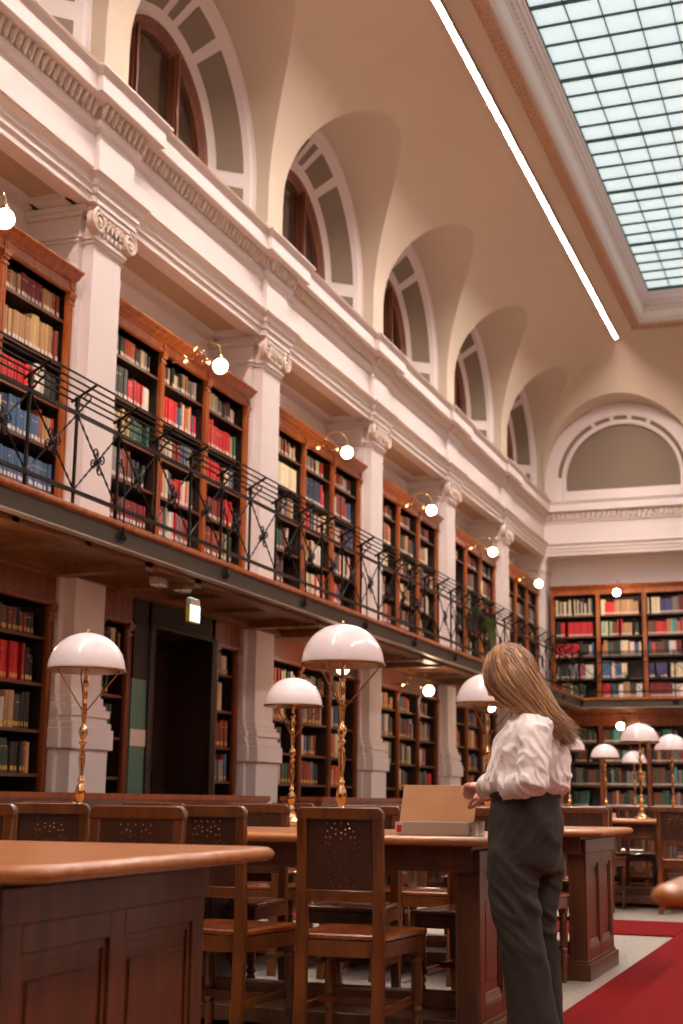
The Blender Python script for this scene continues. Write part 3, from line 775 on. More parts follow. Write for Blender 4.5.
# ------------------------------------------------------------------ hanging plant on the railing
pr_ = empty('hanging_plant', (-4.93, 19.2, 3.35)); tag(pr_, 'green trailing plant in a box hanging on the gallery railing', 'plant')
MB().box((-.22,-.3,-.05),(-.02,.3,.14)).box((-.24,-.32,.12),(0,.32,.15)).build('planter', WOOD_D, pr_)
m = MB()
for i in range(420):
    y = rnd.gauss(0,.17); x = rnd.uniform(-.2,.12); z = .16 - abs(rnd.gauss(0,.22)) if x > -.02 else .15+rnd.uniform(0,.14)
    a = rnd.uniform(0, 2*PI); l = rnd.uniform(.03,.06); dx, dy = cos(a)*l*.6, sin(a)*l
    m.add([(x,y,z),(x+dx*.5+.012,y+dy*.5-.012,z-l*.4),(x+dx,y+dy,z-l),(x+dx*.5-.012,y+dy*.5+.012,z-l*.4)], [(0,1,2,3)])
for i in range(14):
    y = rnd.gauss(0,.15); m.tube([(-.1,y,.12),(0,y,.18),(.06,y+.02,.0),(.07,y+.03,-.3)], .004, 4)
m.build('leaves', LEAF, pr_, fix=False, smooth=0)

# ------------------------------------------------------------------ reading tables
def table(loc, length, width, labels, rz=0, endr=.0, ends=(1, 1), over=.115, foot=True, near=False):
    """origin on the floor at the right end (x=0) centre; table runs to -x"""
    r = empty('reading_table', loc, rz); tag(r, labels, 'table'); r.scale = (1, 1, 1.0127 if near else 1)
    W = width/2; t = MB()
    # top with a rounded nose: grid of rounded rectangle rings
    def ring(inset, z, rad):
        pts = []
        x1, x0, y1, y0 = -inset, -length+inset, W-inset, -W+inset
        for cx, cy, a0 in ((x1-rad,y1-rad,0),(x0+rad,y1-rad,90),(x0+rad,y0+rad,180),(x1-rad,y0+rad,270)):
            for i in range(7):
                a = math.radians(a0+15*i); pts.append((cx+rad*cos(a), cy+rad*sin(a), z))
        return pts
    rings = [ring(.05,.752,.03), ring(.016,.753,.045), ring(.004,.760,.05), ring(0,.770,.05), ring(.004,.781,.05), ring(.014,.788,.045), ring(.03,.790,.04)]
    n = len(rings[0]); vs = [p for g in rings for p in g]
    t.add(vs, [(i*n+j, i*n+(j+1) % n, (i+1)*n+(j+1) % n, (i+1)*n+j) for i in range(len(rings)-1) for j in range(n)] + [tuple(range(n-1,-1,-1)), tuple((len(rings)-1)*n+j for j in range(n))])
    t.build('table_top', WOOD_T, r, smooth=75)
    a = MB(); a.box((-over-.02,-W+.10,.655),(-length+over+.02,W-.10,.752)); a.box((-over-.01,-W+.095,.745),(-length+over+.01,W-.095,.754))
    a.box((-over-.01,-W+.094,.655),(-length+over+.01,-W+.10,.668)); a.build('apron', WOOD_P, r, bevel=.003)
    hw = W - .155
    xs = [-over-.05] + [-length+over+.05]
    if length > 2.5: xs.insert(1, -length/2)
    for xi, x in enumerate(xs):
        m = MB(); th = .035
        m.box((x-th,-hw,0),(x+th,hw,.735)); 
        m.box((x-th-.035,-hw-.035,0),(x+th+.035,hw+.035,.085)); m.box((x-th-.02,-hw-.02,.085),(x+th+.02,hw+.02,.10))
        m.box((x-th-.02,-hw-.02,.66),(x+th+.02,hw+.02,.735))
        for sg in (-1, 1):                     # two framed panels on each face
            f = x + sg*th; g = sg*.015
            fr_ = [(-hw,-hw+.075),(-.04,.04),(hw-.075,hw)]
            for ya, yb in fr_: m.box((f,ya,.10),(f+g,yb,.66))
            for ya, yb in ((-hw+.075,-.04),(.04,hw-.075)):
                m.box((f,ya,.60),(f+g,yb,.66)); m.box((f,ya,.10),(f+g,yb,.155))
                m.extr([(f,.155),(f+g,.155),(f+g,.16),(f+g*.75,.172),(f+g*.6,.175),(f+g*.45,.19),(f+g*.3,.195),(f,.20)], ya, yb)
                m.box((f,ya,.20),(f+g*.5,ya+.018,.60)); m.box((f,yb-.018,.20),(f+g*.5,yb,.60)); m.box((f,ya,.58),(f+g*.5,yb,.60))
                m.box((f,ya+.05,.24),(f+g*.35,yb-.05,.54))
        m.build('end_panel', WOOD_P, r, bevel=.003)
    if foot:
        m = MB(); m.box((xs[0],-hw+.06,.04),(xs[-1],hw-.06,.10)); m.box((xs[0],-.05,.10),(xs[-1],.05,.16)); m.build('foot_board', WOOD_P, r, bevel=.004)
    return r
TL = 3.05
table((-1.305, 5.79, 0), TL, 1.08, 'long wooden reading table with the tan box, beside the standing woman', near=True)
table((-1.33, 8.18, 0), TL, 1.15, 'reading table behind the woman, its panelled end beside the red carpet')
table((-1.525, 3.05, 0), 2.9, 1.36, 'foreground reading table with broad honey-brown top cut by the left edge', rz=math.radians(3.0), over=.16, near=True)
table((2.5, 3.2, 0), 2.87, 1.3, 'out-of-focus table corner at the lower right picture edge')
table((-1.15, 13.6, 0), TL, 1.15, 'reading table with the brightest far lamp, beyond the cross carpet')
table((-1.15, 15.75, 0), TL, 1.15, 'reading table second behind the cross carpet')
table((-1.15, 18.3, 0), TL, 1.15, 'reading table third behind the cross carpet')
table((-1.15, 20.9, 0), TL, 1.15, 'reading table last before the far bookcases')

# ------------------------------------------------------------------ chairs
def chair():
    """origin on floor below the back; faces +y"""
    r = empty('reading_chair')
    post = []
    for sg in (-1, 1):
        m = MB(); x = sg*.145
        pts = [(x, -.035, 0), (x, -.005, .25), (x, 0, .46), (x, -.006, .70), (x, -.018, .885)]
        vs = []
        for i, (px, py, pz) in enumerate(pts):
            hx, hy = (.021, .019) if i < 3 else (.019, .014)
            vs += [(px-hx,py-hy,pz),(px+hx,py-hy,pz),(px+hx,py+hy,pz),(px-hx,py+hy,pz)]
        m.add(vs, [(i*4+j, i*4+(j+1) % 4, (i+1)*4+(j+1) % 4, (i+1)*4+j) for i in range(4) for j in range(4)] + [(3,2,1,0),(16,17,18,19)])
        post.append(m.build('back_post', WOOD_C, r, bevel=.005))
    m = MB()                                  # arched top rail with rounded ends
    N = 40; vs = []
    for i in range(N+1):
        t = i/N; x = -.165+.33*t; e = abs(2*t-1); z1 = .905 - .022*max(0, (e-.87)/.13)**2; z0 = .862
        vs += [(x,-.034,z0),(x,-.034,z1),(x,.0,z1),(x,.0,z0)]
    m.add(vs, [(i*4+j, i*4+(j+1) % 4, (i+1)*4+(j+1) % 4, (i+1)*4+j) for i in range(N) for j in range(4)] + [(3,2,1,0),(N*4,N*4+1,N*4+2,N*4+3)])
    m.build('top_rail', WOOD_C, r, bevel=.004)
    MB().box((-.135,-.016,.575),(.135,.004,.615)).build('lower_rail', WOOD_C, r, bevel=.003)
    # perforated panel
    cs = .0052; nx, nz = 52, 48; hole = set()
    def h(x, z):
        hole.add((int(x/cs+nx/2), int(z/cs+nz/2)))
    for k in range(60):
        a = 2*PI*k/60; rr = .064+.022*abs(cos(3*a)); h(rr*cos(a)*1.0, rr*sin(a)*1.15) if k % 2 else None
        if k % 3 == 0: h((rr-.018)*cos(a), (rr-.018)*sin(a)*1.15)
        if k % 6 == 0: h(.022*cos(a), .022*sin(a))
    for k in range(-4, 5):
        if k % 2 == 0: h(k*.013, .105); h(k*.013, -.105)
    p = MB(); vs = []; 
    for i in range(nx+1):
        for j in range(nz+1): vs.append(((i-nx/2)*cs, 0, .738+(j-nz/2)*cs*1.02))
    fs = [(i*(nz+1)+j, (i+1)*(nz+1)+j, (i+1)*(nz+1)+j+1, i*(nz+1)+j+1) for i in range(nx) for j in range(nz) if (i, j) not in hole]
    p.add(vs, fs); po = p.build('back_panel', WOOD_CP, r, smooth=0, fix=False); po.location = (0,-.008,0)
    so = po.modifiers.new('thick', 'SOLIDIFY'); so.thickness = .006; so.offset = 0
    # seat
    s = MB()
    def ring(ins, z):
        b, f, d0, d1 = .165-ins, .205-ins, .012+ins, .43-ins
        out = []; pts = [(-b,d0),(b,d0),(f,d1-.03),(f-.03,d1),(-f+.03,d1),(-f,d1-.03)]
        return [(x, y, z) for x, y in pts]
    rg = [ring(.01,.438), ring(0,.444), ring(0,.456), ring(.008,.462), ring(.03,.462), ring(.06,.457)]
    n = 6; s.add([q for g in rg for q in g], [(i*n+j, i*n+(j+1) % n, (i+1)*n+(j+1) % n, (i+1)*n+j) for i in range(5) for j in range(n)] + [tuple(range(n-1,-1,-1)), tuple(30+j for j in range(n))])
    s.build('seat', WOOD_CS, r, smooth=30)
    f = MB(); f.box((-.14,.0,.385),(.14,.02,.438)); f.box((-.175,.385,.385),(.175,.405,.438))
    for sg in (-1, 1): f.add([(sg*.15,.0,.385),(sg*.168,.0,.385),(sg*.195,.40,.385),(sg*.177,.40,.385),(sg*.15,.0,.438),(sg*.168,.0,.438),(sg*.195,.40,.438),(sg*.177,.40,.438)], [(0,1,2,3),(4,5,6,7),(0,1,5,4),(1,2,6,5),(2,3,7,6),(3,0,4,7)])
    f.build('seat_frame', WOOD_C, r, smooth=0)
    for sg in (-1, 1):
        l = MB(); l.lathe([(.011,0),(.014,.02),(.019,.10),(.021,.14),(.015,.15),(.022,.16),(.022,.17),(.015,.18),(.020,.20),(.023,.26),(.020,.32),(.016,.335),(.024,.345),(.024,.355),(.018,.362)], (sg*.172,.388,0), 12)
        l.box((sg*.172-.021,.367,.36),(sg*.172+.021,.409,.44)); l.build('front_leg', WOOD_C, r)
        MB().box((sg*.152-.009,-.01,.19),(sg*.152+.009,.39,.215)).build('side_stretcher', WOOD_C, r)
    MB().box((-.15,.19,.20),(.15,.208,.225)).build('cross_stretcher', WOOD_C, r)
    return r
ch0 = chair(); chair_used = False
def put_chair(x, y, deg, label, group):
    global chair_used
    o = ch0 if not chair_used else copy_tree(ch0); chair_used = True
    o.location = (x, y, 0); o.rotation_euler = (0, 0, math.radians(deg)); tag(o, label, 'chair', group)
g1 = 'chairs drawn up to the middle reading table'
put_chair(-1.782, 4.83, 1, 'wooden chair in the centre with a pierced star pattern in its dark back', g1)
put_chair(-3.07, 4.95, 14, 'wooden chair with fan-pierced dark panel at the far left before the middle table', g1)
put_chair(-2.30, 4.80, -2, 'wooden chair left of the central chair, its seat side on view', g1)
put_chair(-2.17, 4.0, 183, 'chair back with a row of tiny holes right behind the foreground table', 'chairs behind the foreground table')
put_chair(-2.86, 4.10, 184, 'chair whose rounded corner enters at the left edge behind the foreground table', 'chairs behind the foreground table')
for x, nm in ((-4.04, 'with carved dark panel beside the left lamp foot'), (-3.40, 'half hidden behind two nearer chairs'), (-2.83, 'to the left below the small central lamp'), (-2.26, 'just left of the tan box'), (-1.68, 'hidden behind the tan box')):
    put_chair(x, 6.47, 180+rnd.uniform(-3, 3), 'chair beyond the middle table, ' + nm, 'chairs on the far side of the middle table')
for x, nm in ((-3.85, 'farthest left'), (-3.2, 'second from left'), (-2.62, 'third from left'), (-2.2, 'fourth from left, behind the tan box'), (-1.74, 'peeking out beside the woman\'s trousers')):
    put_chair(x, 7.24, rnd.uniform(-4, 4), 'chair before the table behind the woman, ' + nm, 'chairs on the near side of the second table')
for x, nm in ((-1.74, 'plain back beside the panelled table end'), (-2.4, 'next to the one by the woman'), (-3.1, 'behind the central lamp pole'), (-3.8, 'nearest the low cabinet')):
    put_chair(x, 9.28, 180+rnd.uniform(-3, 3), 'chair beyond the table behind the woman, ' + nm, 'chairs beyond the second table')
for x, nm in ((-2.27, 'its post beside the far lamp foot'), (-1.56, 'its back cut by the right edge'), (-3.0, 'hidden by the woman')):
    put_chair(x, 12.62, rnd.uniform(-3, 3), 'chair past the cross carpet, ' + nm, 'chairs before the third table')
for x, nm in ((-2.12, 'rounded back left of the far lamp foot'), (-1.45, 'right of the far lamp foot')):
    put_chair(x, 14.42, 180, 'chair past the far lamp table, ' + nm, 'chairs beyond the third table')
for x, nm in ((-2.3, 'left'), (-1.6, 'right')):
    put_chair(x, 15.0, 0, 'distant chair before the second table past the cross carpet, ' + nm + ' of the pair', 'chairs before the fourth table')

# ------------------------------------------------------------------ table lamps
def table_lamp():
    r = empty('table_lamp')
    b = MB(); b.lathe([(.0,0),(.075,0),(.078,.006),(.074,.014),(.06,.02),(.045,.03),(.032,.045),(.03,.06),(.0,.06)], n=24); b.build('lamp_base', BRASS, r)
    s = MB(); pr = [(.012,.055),(.026,.06),(.030,.075),(.030,.09),(.02,.105),(.012,.11),(.016,.118),(.024,.125),(.031,.145),(.033,.16),(.028,.18),(.016,.195),(.012,.20),(.02,.206),(.022,.214),(.014,.222),(.011,.24),(.015,.27),(.021,.30),(.022,.325),(.016,.345),(.02,.352),(.02,.36),(.012,.366),(.012,.38),(.022,.388),(.024,.396),(.012,.405),(.018,.42),(.028,.435),(.029,.45),(.02,.465),(.012,.472),(.012,.49),(.016,.52),(.019,.545),(.013,.57),(.018,.576),(.018,.583),(.011,.59),(.014,.61),(.018,.63),(.012,.66),(.02,.668),(.02,.676),(.012,.685),(.012,.72),(.02,.73),(.024,.745),(.0,.75)]
    s.lathe([(a*.66+.0025, h*.965) for a, h in pr], n=20); s.build('turned_stem', BRASS, r)
    R = .183; H = .178; z0 = .715
    sh = MB(); prof = []
    for i in range(19):
        a = PI/2*i/18; prof.append((R*cos(a)**.95 if i < 18 else .004, z0+H*sin(a)))
    inner = [(max(.003, q-.004), z-.004) for q, z in reversed(prof)]
    sh.lathe([(R-.004, z0-.004)] + prof + inner, n=40); shd = sh.build('lamp_shade', OPAL, r, smooth=60)
    rim = MB(); rim.lathe([(R-.003,z0-.006),(R+.004,z0-.006),(R+.005,z0),(R+.004,z0+.005),(R-.001,z0+.005)], n=40)
    rim.build('rim', BRASS_D, shd)
    MB().lathe([(0.0,z0+H-.002),(.006,z0+H),(.004,z0+H+.005),(.007,z0+H+.011),(.005,z0+H+.017),(.0,z0+H+.019)], n=10).build('finial', BRASS, shd)
    for k in range(3):
        a = 2*PI*k/3 + .35; MB().tube([(R*.93*cos(a), R*.93*sin(a), z0-.002), (.015*cos(a), .015*sin(a), .53)], .0032, 6).build('stay_rod', BRASS_D, r)
    sb = MB(); sb.sphere((0,0,z0+.05), (.028,.028,.04), 10, 8); sb.build('bulb', OPAL, shd)
    return r
lamp0 = table_lamp(); lu = False
for x, y, nm in ((-2.125,5.75,'on the middle table, tallest in the picture centre'), (-3.415,5.75,'on the middle table, large one at the left'), (-3.34,8.15,'small one left of the central lamp'),
                 (-2.09,8.15,'half hidden behind the woman\'s head'), (-1.985,13.55,'largest of those right of the woman'), (-1.965,15.75,'cut by the right edge'), (-3.09,15.7,'peeking out behind her back'),
                 (-3.13,18.3,'left one of the far pair'), (-3.12,20.7,'smallest, behind the largest right one')):
    o = lamp0 if not lu else copy_tree(lamp0); lu = True
    o.location = (x, y, .80 if y < 6 else .79); o.rotation_euler = (0,0,rnd.uniform(-.4,.4)); tag(o, 'brass lamp with opal dome shade, ' + nm, 'table lamp', 'brass reading lamps')

# ------------------------------------------------------------------ low cabinets along the wall aisle
def low_cabinet(y0, y1, label):
    r = empty('low_cabinet', (-4.75, (y0+y1)/2, 0)); tag(r, label, 'cabinet'); L = (y1-y0)/2
    m = MB(); m.box((-.19,-L+.06,0),(.13,L-.06,.87)); m.box((-.21,-L+.04,0),(.15,L-.04,.08)); m.build('body', WOOD_P, r, bevel=.004)
    n = max(1, int(2*L/.8)); st = (2*L-.12)/n
    for i in range(n):
        a = -L+.06+i*st; MB().box((.13,a+.02,.12),(.145,a+st-.02,.82)).box((.145,a+.09,.19),(.152,a+st-.09,.75)).build('door', WOOD_P, r, bevel=.003)
    # crown: mitred moulding
    mb = MB(); pf = [(-.05,.86),(-.045,.875),(-.03,.885),(-.02,.90),(.0,.92),(.0,.955)]
    vs = []
    for o_, z in pf: vs += [(-.19-.05-o_,-L-.0-o_,z),(.13+.05+o_,-L-o_,z),(.13+.05+o_,L+o_,z),(-.19-.05-o_,L+o_,z)]
    mb.add(vs, [(i*4+j, i*4+(j+1) % 4, (i+1)*4+(j+1) % 4, (i+1)*4+j) for i in range(len(pf)-1) for j in range(4)] + [(3,2,1,0), tuple(20+j for j in range(4))])
    mb.build('crown_top', WOOD_L, r)
low_cabinet(6.4, 10.7, 'long low wooden cabinet behind the chairs on the left, below the doorway')
low_cabinet(11.9, 15.7, 'low wooden cabinet behind the central lamp, second along')

# ------------------------------------------------------------------ archive box and tin
bx = empty('archive_box', (-1.575, 5.42, .80), math.radians(1)); tag(bx, 'open tan archive box with red spine label, held on the middle table', 'box')
m = MB(); m.box((-.145,-.12,.0),(.14,.13,.006)); m.box((-.145,-.12,0),(.14,-.114,.052)); m.box((-.145,.124,0),(.14,.13,.052)); m.box((-.145,-.12,0),(-.139,.13,.052)); m.box((.134,-.12,0),(.14,.13,.052)); m.build('tray', PALE, bx, bevel=.002)
MB().box((-.135,-.11,.007),(.13,.12,.045)).build('papers', PALE, bx, bevel=.003)
MB().box((-.158,-.122,.004),(-.128,-.1205,.05)).box((-.1465,-.12,.004),(-.1455,-.03,.05)).build('spine_label', WHITE_P, bx)
MB().box((-.150,-.1235,.01),(-.130,-.1222,.038)).build('red_label', REDL, bx)
m = MB(); m.box((-.15,-.004,0),(.15,.004,.19)); lid = m.build('lid', CARD, bx, bevel=.002); lid.location = (0,-.10,.018); lid.rotation_euler = (math.radians(-24), 0, 0)
MB().box((-.142,-.0055,.004),(-.118,-.0042,.030)).build('red_stamp', REDL, lid)
MB().lathe([(0,0),(.024,0),(.025,.004),(.022,.008),(.022,.045),(.024,.05),(.024,.053),(.020,.053),(.020,.01),(0,.01)], n=24)
tn = MB().lathe([(0,0),(.024,0),(.025,.004),(.022,.008),(.022,.050),(.025,.053),(.025,.056),(.020,.056),(.020,.012),(0,.012)], n=24).build('metal_cup', TIN); tn.location = (-1.405, 5.33, .80)
tag(tn, 'small round metal cup at the right end of the tan box', 'cup')

# ------------------------------------------------------------------ woman
PY = 5.03; K = 1.0
from mathutils import noise as mnoise
def P(x, z, y=0.0): return (x, PY + y, z)      # side-view coordinates
def remesh(objs_mb, name, m, parent, vox=.008, smooth_it=6, disp=None):
    o = objs_mb.build(name, m, parent, smooth=0, fix=True)
    rm = o.modifiers.new('r', 'REMESH'); rm.mode = 'VOXEL'; rm.voxel_size = vox; rm.use_smooth_shade = True
    sm = o.modifiers.new('s', 'SMOOTH'); sm.factor = .6; sm.iterations = smooth_it
    dg = bpy.context.evaluated_depsgraph_get(); me = bpy.data.meshes.new_from_object(o.evaluated_get(dg)); old = o.data
    o.modifiers.clear(); o.data = me; me.name = name
    me.materials.clear(); me.materials.append(m)
    if disp:
        me.calc_loop_triangles(); ns = [v.normal.copy() for v in me.vertices]
        for v, nn in zip(me.vertices, ns): v.co += nn*disp(v.co)
    me.polygons.foreach_set('use_smooth', [True]*len(me.polygons)); me.update()
    return o
wr = empty('woman', (0, 0, 0)); tag(wr, 'woman with long blonde hair, white blouse and dark trousers, head bowed over the box', 'person'); wr.name = 'person'
def sec(x, z, y, rx, ry, sh=0): q = P(x, z, y); return (q[0], q[1], q[2], rx*K, ry, sh)
# body: head, neck, torso, arms, legs as one surface
bd = MB()
bd.loft([sec(-1.148,.84,0,.08,.11), sec(-1.148,.95,0,.085,.11), sec(-1.13,1.08,0,.09,.12), sec(-1.11,1.17,0,.075,.12), sec(-1.105,1.225,0,.050,.075), sec(-1.115,1.27,0,.045,.05), sec(-1.15,1.32,0,.042,.042), sec(-1.165,1.36,0,.042,.042)], 20)
hc = P(-1.204, 1.388)
def head_pt(a, b, c): return a
hd = MB().sphere((0,0,0), (.083,.070,.100), 28, 20)
tilt = Matrix.Rotation(math.radians(-28), 3, 'Y')
hv = []
for v in hd.v:
    x, y, z = v
    if x < -.02 and z < 0: x *= 1.0; y *= .90       # jaw narrows
    if z < -.04: x -= .012; y *= .82
    hv.append(Vector(hc) + tilt @ Vector((x, y, z)))
bd.add(hv, hd.f)
def hp(x, y, z): return Vector(hc) + tilt @ Vector((x, y, z))
bd.tube([hp(-.078,0,.012), hp(-.092,0,-.012), hp(-.098,0,-.026), hp(-.085,0,-.034)], [.007,.010,.012,.006], 8)      # nose
bd.tube([hp(-.078,-.016,-.052), hp(-.089,0,-.052), hp(-.078,.016,-.052)], [.004,.007,.004], 6)                        # lips
bd.tube([hp(-.076,-.016,-.060), hp(-.087,0,-.061), hp(-.076,.016,-.060)], [.004,.007,.004], 6)
bd.sphere(hp(-.075,0,-.082), (.018,.022,.016), 10, 8)                                                                # chin
for sg in (-1, 1):
    bd.tube([hp(-.070,sg*.014,.018), hp(-.074,sg*.03,.022), hp(-.064,sg*.046,.016)], .006, 6)                          # brows
    bd.tube([hp(.005,sg*.068,.015), hp(.010,sg*.078,.0), hp(.002,sg*.072,-.022)], [.010,.012,.007], 8)                 # ears
# arms (under the sleeves) and hands
LS, LE, LW = Vector((-1.075,4.885,1.195)), Vector((-1.080,4.795,.998)), Vector((-1.33,5.10,.985))
RS, RE, RW = Vector((-1.085,5.175,1.195)), Vector((-1.115,5.26,1.01)), Vector((-1.315,5.22,.957))
for S_, E_, W_ in ((LS, LE, LW), (RS, RE, RW)):
    S_, E_, W_ = Vector(S_), Vector(E_), Vector(W_)
    bd.tube([S_.lerp(E_,.12), S_.lerp(E_,.5), E_], [.030,.032,.032], 12); bd.tube([E_, E_.lerp(W_,.4), W_], [.034,.032,.021], 12)
def hand(wrist, dirv, upv, sidev, curl, sc=1.0):
    """palm box + five fingers as tapering tubes; dirv towards the finger tips, sidev towards the thumb"""
    w0 = Vector(wrist); d = Vector(dirv).normalized(); u = Vector(upv); u = (u - d*u.dot(d)).normalized(); s = Vector(sidev); s = (s-d*s.dot(d)-u*s.dot(u)).normalized()
    bd.tube([w0-d*.02, w0+d*.015, w0+d*.045*sc, w0+d*.07*sc], [.020,.024,.030,.026], 12, flat=.55 if abs(u.z) > .5 else .8)
    for i, (o_, l) in enumerate(((.026,.062),(.009,.070),(-.009,.066),(-.025,.052))):
        b0 = w0 + d*.06*sc + s*o_; c = curl + .06*i
        p1 = b0 + (d*cos(c*.5) - u*sin(c*.5))*l*.45; p2 = p1 + (d*cos(c*1.4) - u*sin(c*1.4))*l*.32; p3 = p2 + (d*cos(c*2.2) - u*sin(c*2.2))*l*.26
        bd.tube([b0-d*.015, b0, p1, p2, p3], [.0095,.0092,.0085,.0078,.0055], 8)
    t0 = w0 + d*.02 + s*.02; t1 = t0 + (d*.5+s*.8-u*.3).normalized()*.032; t2 = t1 + (d*.9+s*.2-u*.4).normalized()*.028
    bd.tube([t0, t1, t2, t2+(t2-t1)*.4], [.013,.011,.009,.006], 8)
hand(LW, (-1,.85,.02), (.15,.2,1), (.3,1,-.1), .95)
hand(RW, (-1,.25,-.12), (0,-.2,1), (-.1,-1,0), .6)
# legs and feet
LEG = {-1: ((-1.168,.83,.075,.060),(-1.174,.76,.093,.078),(-1.178,.69,.097,.085),(-1.176,.61,.086,.083),(-1.162,.52,.080,.08),(-1.144,.39,.083,.08),(-1.123,.26,.090,.08),(-1.113,.19,.093,.08),(-1.105,.055,.095,.08)),
       1: ((-1.138,.83,.075,.060),(-1.131,.76,.093,.078),(-1.130,.69,.095,.085),(-1.143,.60,.088,.083),(-1.147,.52,.082,.08),(-1.137,.385,.083,.078),(-1.130,.25,.086,.078),(-1.128,.15,.088,.078),(-1.125,.055,.09,.078))}
for sg in (-1, 1):
    yo = sg*.082; L_ = LEG[sg]
    bd.loft([sec(L_[0][0],.88,yo*.8,.05,.05)] + [sec(q[0]-.0,q[1],yo,q[2]*.45,q[3]*.45) for q in L_[2:-1]] + [sec(L_[-1][0]+.01,.05,yo,.03,.03)], 14)
    xo = L_[-1][0]
    bd.loft([(xo-.03,PY+yo,.012,.10,.033),(xo-.03,PY+yo,.03,.10,.034),(xo-.0,PY+yo,.06,.055,.032),(xo+.01,PY+yo,.09,.035,.03)], 14)
remesh(bd, 'body', SKIN, wr, .0055, 3)
# trousers
tr = MB()
tr.loft([sec(-1.150,.972,0,.118,.135), sec(-1.150,.93,0,.124,.145), sec(-1.150,.86,0,.131,.162), sec(-1.152,.79,0,.129,.168), sec(-1.153,.72,0,.122,.168), sec(-1.155,.68,0,.105,.155)], 26)
for sg in (-1, 1): tr.loft([sec(x, z, sg*.086, rx, ry) for x, z, rx, ry in LEG[sg]], 22)
def ridge(p, sc, st):
    n = mnoise.noise(Vector((p.x*st[0]*sc, p.y*st[1]*sc, p.z*st[2]*sc)) + Vector((3.1, 7.7, 1.3)))
    return 1 - min(1, abs(n)*4.0)
def fold_t(c):
    z = c.z; d = 0
    q = Vector((c.x + .55*z, c.y, z*.42))                    # long folds running down the leg
    d += .007*ridge(q, 5.5, (1.5,1,.8))
    q = Vector((c.x*.5, c.y*.5, z + .8*c.x))                 # bends behind the knee and under the hip
    k = max(0, 1-abs(z-.55)/.22); d += .010*k*ridge(q, 9, (1,.7,1.6))
    k = max(0, 1-abs(z-.82)/.12); d += .005*k*ridge(Vector((c.x, c.y, z-1.1*c.x)), 9, (1,1,1.5))
    return d - .004
remesh(tr, 'trousers', TROUS, wr, .008, 3, fold_t)
bl_ = MB().loft([sec(-1.150,.945,0,.127,.147), sec(-1.150,.98,0,.124,.144)], 26); bl_.build('waistband', TROUS, wr)
# blouse
bs = MB()
bs.loft([sec(-1.150,.962,0,.120,.142), sec(-1.146,.980,0,.139,.160), sec(-1.139,1.025,0,.148,.166), sec(-1.130,1.10,0,.138,.160), sec(-1.118,1.16,0,.126,.162), sec(-1.105,1.21,0,.102,.150), sec(-1.097,1.240,0,.074,.115), sec(-1.108,1.265,0,.056,.072), sec(-1.120,1.285,0,.050,.056)], 30)
def sleeve(S_, E_, W_, sg):
    S_, E_, W_ = Vector(S_), Vector(E_), Vector(W_)
    bs.tube([S_+Vector((0,-sg*.035,.012)), S_.lerp(E_,.25), S_.lerp(E_,.6), E_+Vector((.01,0,-.005)), E_.lerp(W_,.12)+Vector((0,0,-.008)), E_.lerp(W_,.45)+Vector((0,0,-.008)), E_.lerp(W_,.72), E_.lerp(W_,.80)],
            [.050,.058,.056,.050,.050,.046,.040,.030], 18)
    bs.tube([E_.lerp(W_,.78), E_.lerp(W_,.80), E_.lerp(W_,.965), E_.lerp(W_,.98)], [.030,.036,.034,.028], 18)
sleeve(LS, LE, LW, -1); sleeve(RS, RE, RW, 1)
bs.tube([P(-1.185,1.235,0), P(-1.165,1.265,-.045), P(-1.12,1.295,-.055), P(-1.075,1.285,-.03), P(-1.07,1.285,.03), P(-1.12,1.295,.055), P(-1.165,1.265,.045), P(-1.185,1.235,0)], .012, 8)
bs.tube([P(-1.262,1.10,.0), P(-1.236,1.15,.0), P(-1.195,1.205,.0)], [.012,.028,.02], 8)
def fold_b(c):
    z = c.z; arm = c.y < PY-.14
    q = Vector((c.x - .5*z, c.y, z*.6)) if not arm else Vector((c.x*.8 + .7*z, c.y, z - .5*c.x))
    d = .012*ridge(q, 7, (1.6,1.2,.8)) + .006*ridge(Vector((c.x+.3*z, c.y+.2*z, z)), 15, (1.3,1,.9))
    a = math.atan2(c.y-PY, c.x+1.14)
    d += .006*max(0, 1-abs(z-.995)/.05)*(.5+.5*sin(a*22+2*sin(z*40)))
    return d - .006
remesh(bs, 'blouse', BLOUSE, wr, .0058, 2, fold_b)
# shoes
sh_ = MB()
for sg in (-1, 1):
    yo = sg*.084; x = LEG[sg][-1][0]
    sh_.loft([(x-.06,PY+yo,.0,.125,.042),(x-.06,PY+yo,.02,.128,.044),(x-.05,PY+yo,.045,.11,.040),(x-.01,PY+yo,.075,.065,.038)], 18)
sh_.build('shoes', SHOE, wr)
# hair
hr = MB(); cols = [rgb(70,46,30), rgb(96,64,40), rgb(124,86,54), rgb(152,110,72), rgb(182,138,94), rgb(214,172,126)]
def bez(ps, t):
    ps = [Vector(p) for p in ps]
    while len(ps) > 1: ps = [ps[i].lerp(ps[i+1], t) for i in range(len(ps)-1)]
    return ps[0]
shell = MB().sphere((0,0,0), (.094,.084,.106), 24, 16)
sv = []; 
for v in shell.v:
    x, y, z = v; sv.append(hp(x+.012, y, z+.006))
keep = [f for f in shell.f if not all((shell.v[i][0] < -.06 and shell.v[i][2] < .04 and abs(shell.v[i][1]) < .03) for i in f)]
hr.add(sv, keep, 0, rgb(118,84,56))
und = [P(-1.165,1.37), P(-1.125,1.325), P(-1.07,1.27), P(-1.02,1.215), P(-.985,1.17)]
hr.tube(und, [.074,.066,.046,.026,.008], 18, tint=rgb(122,86,58))
hcv = Vector(hc)
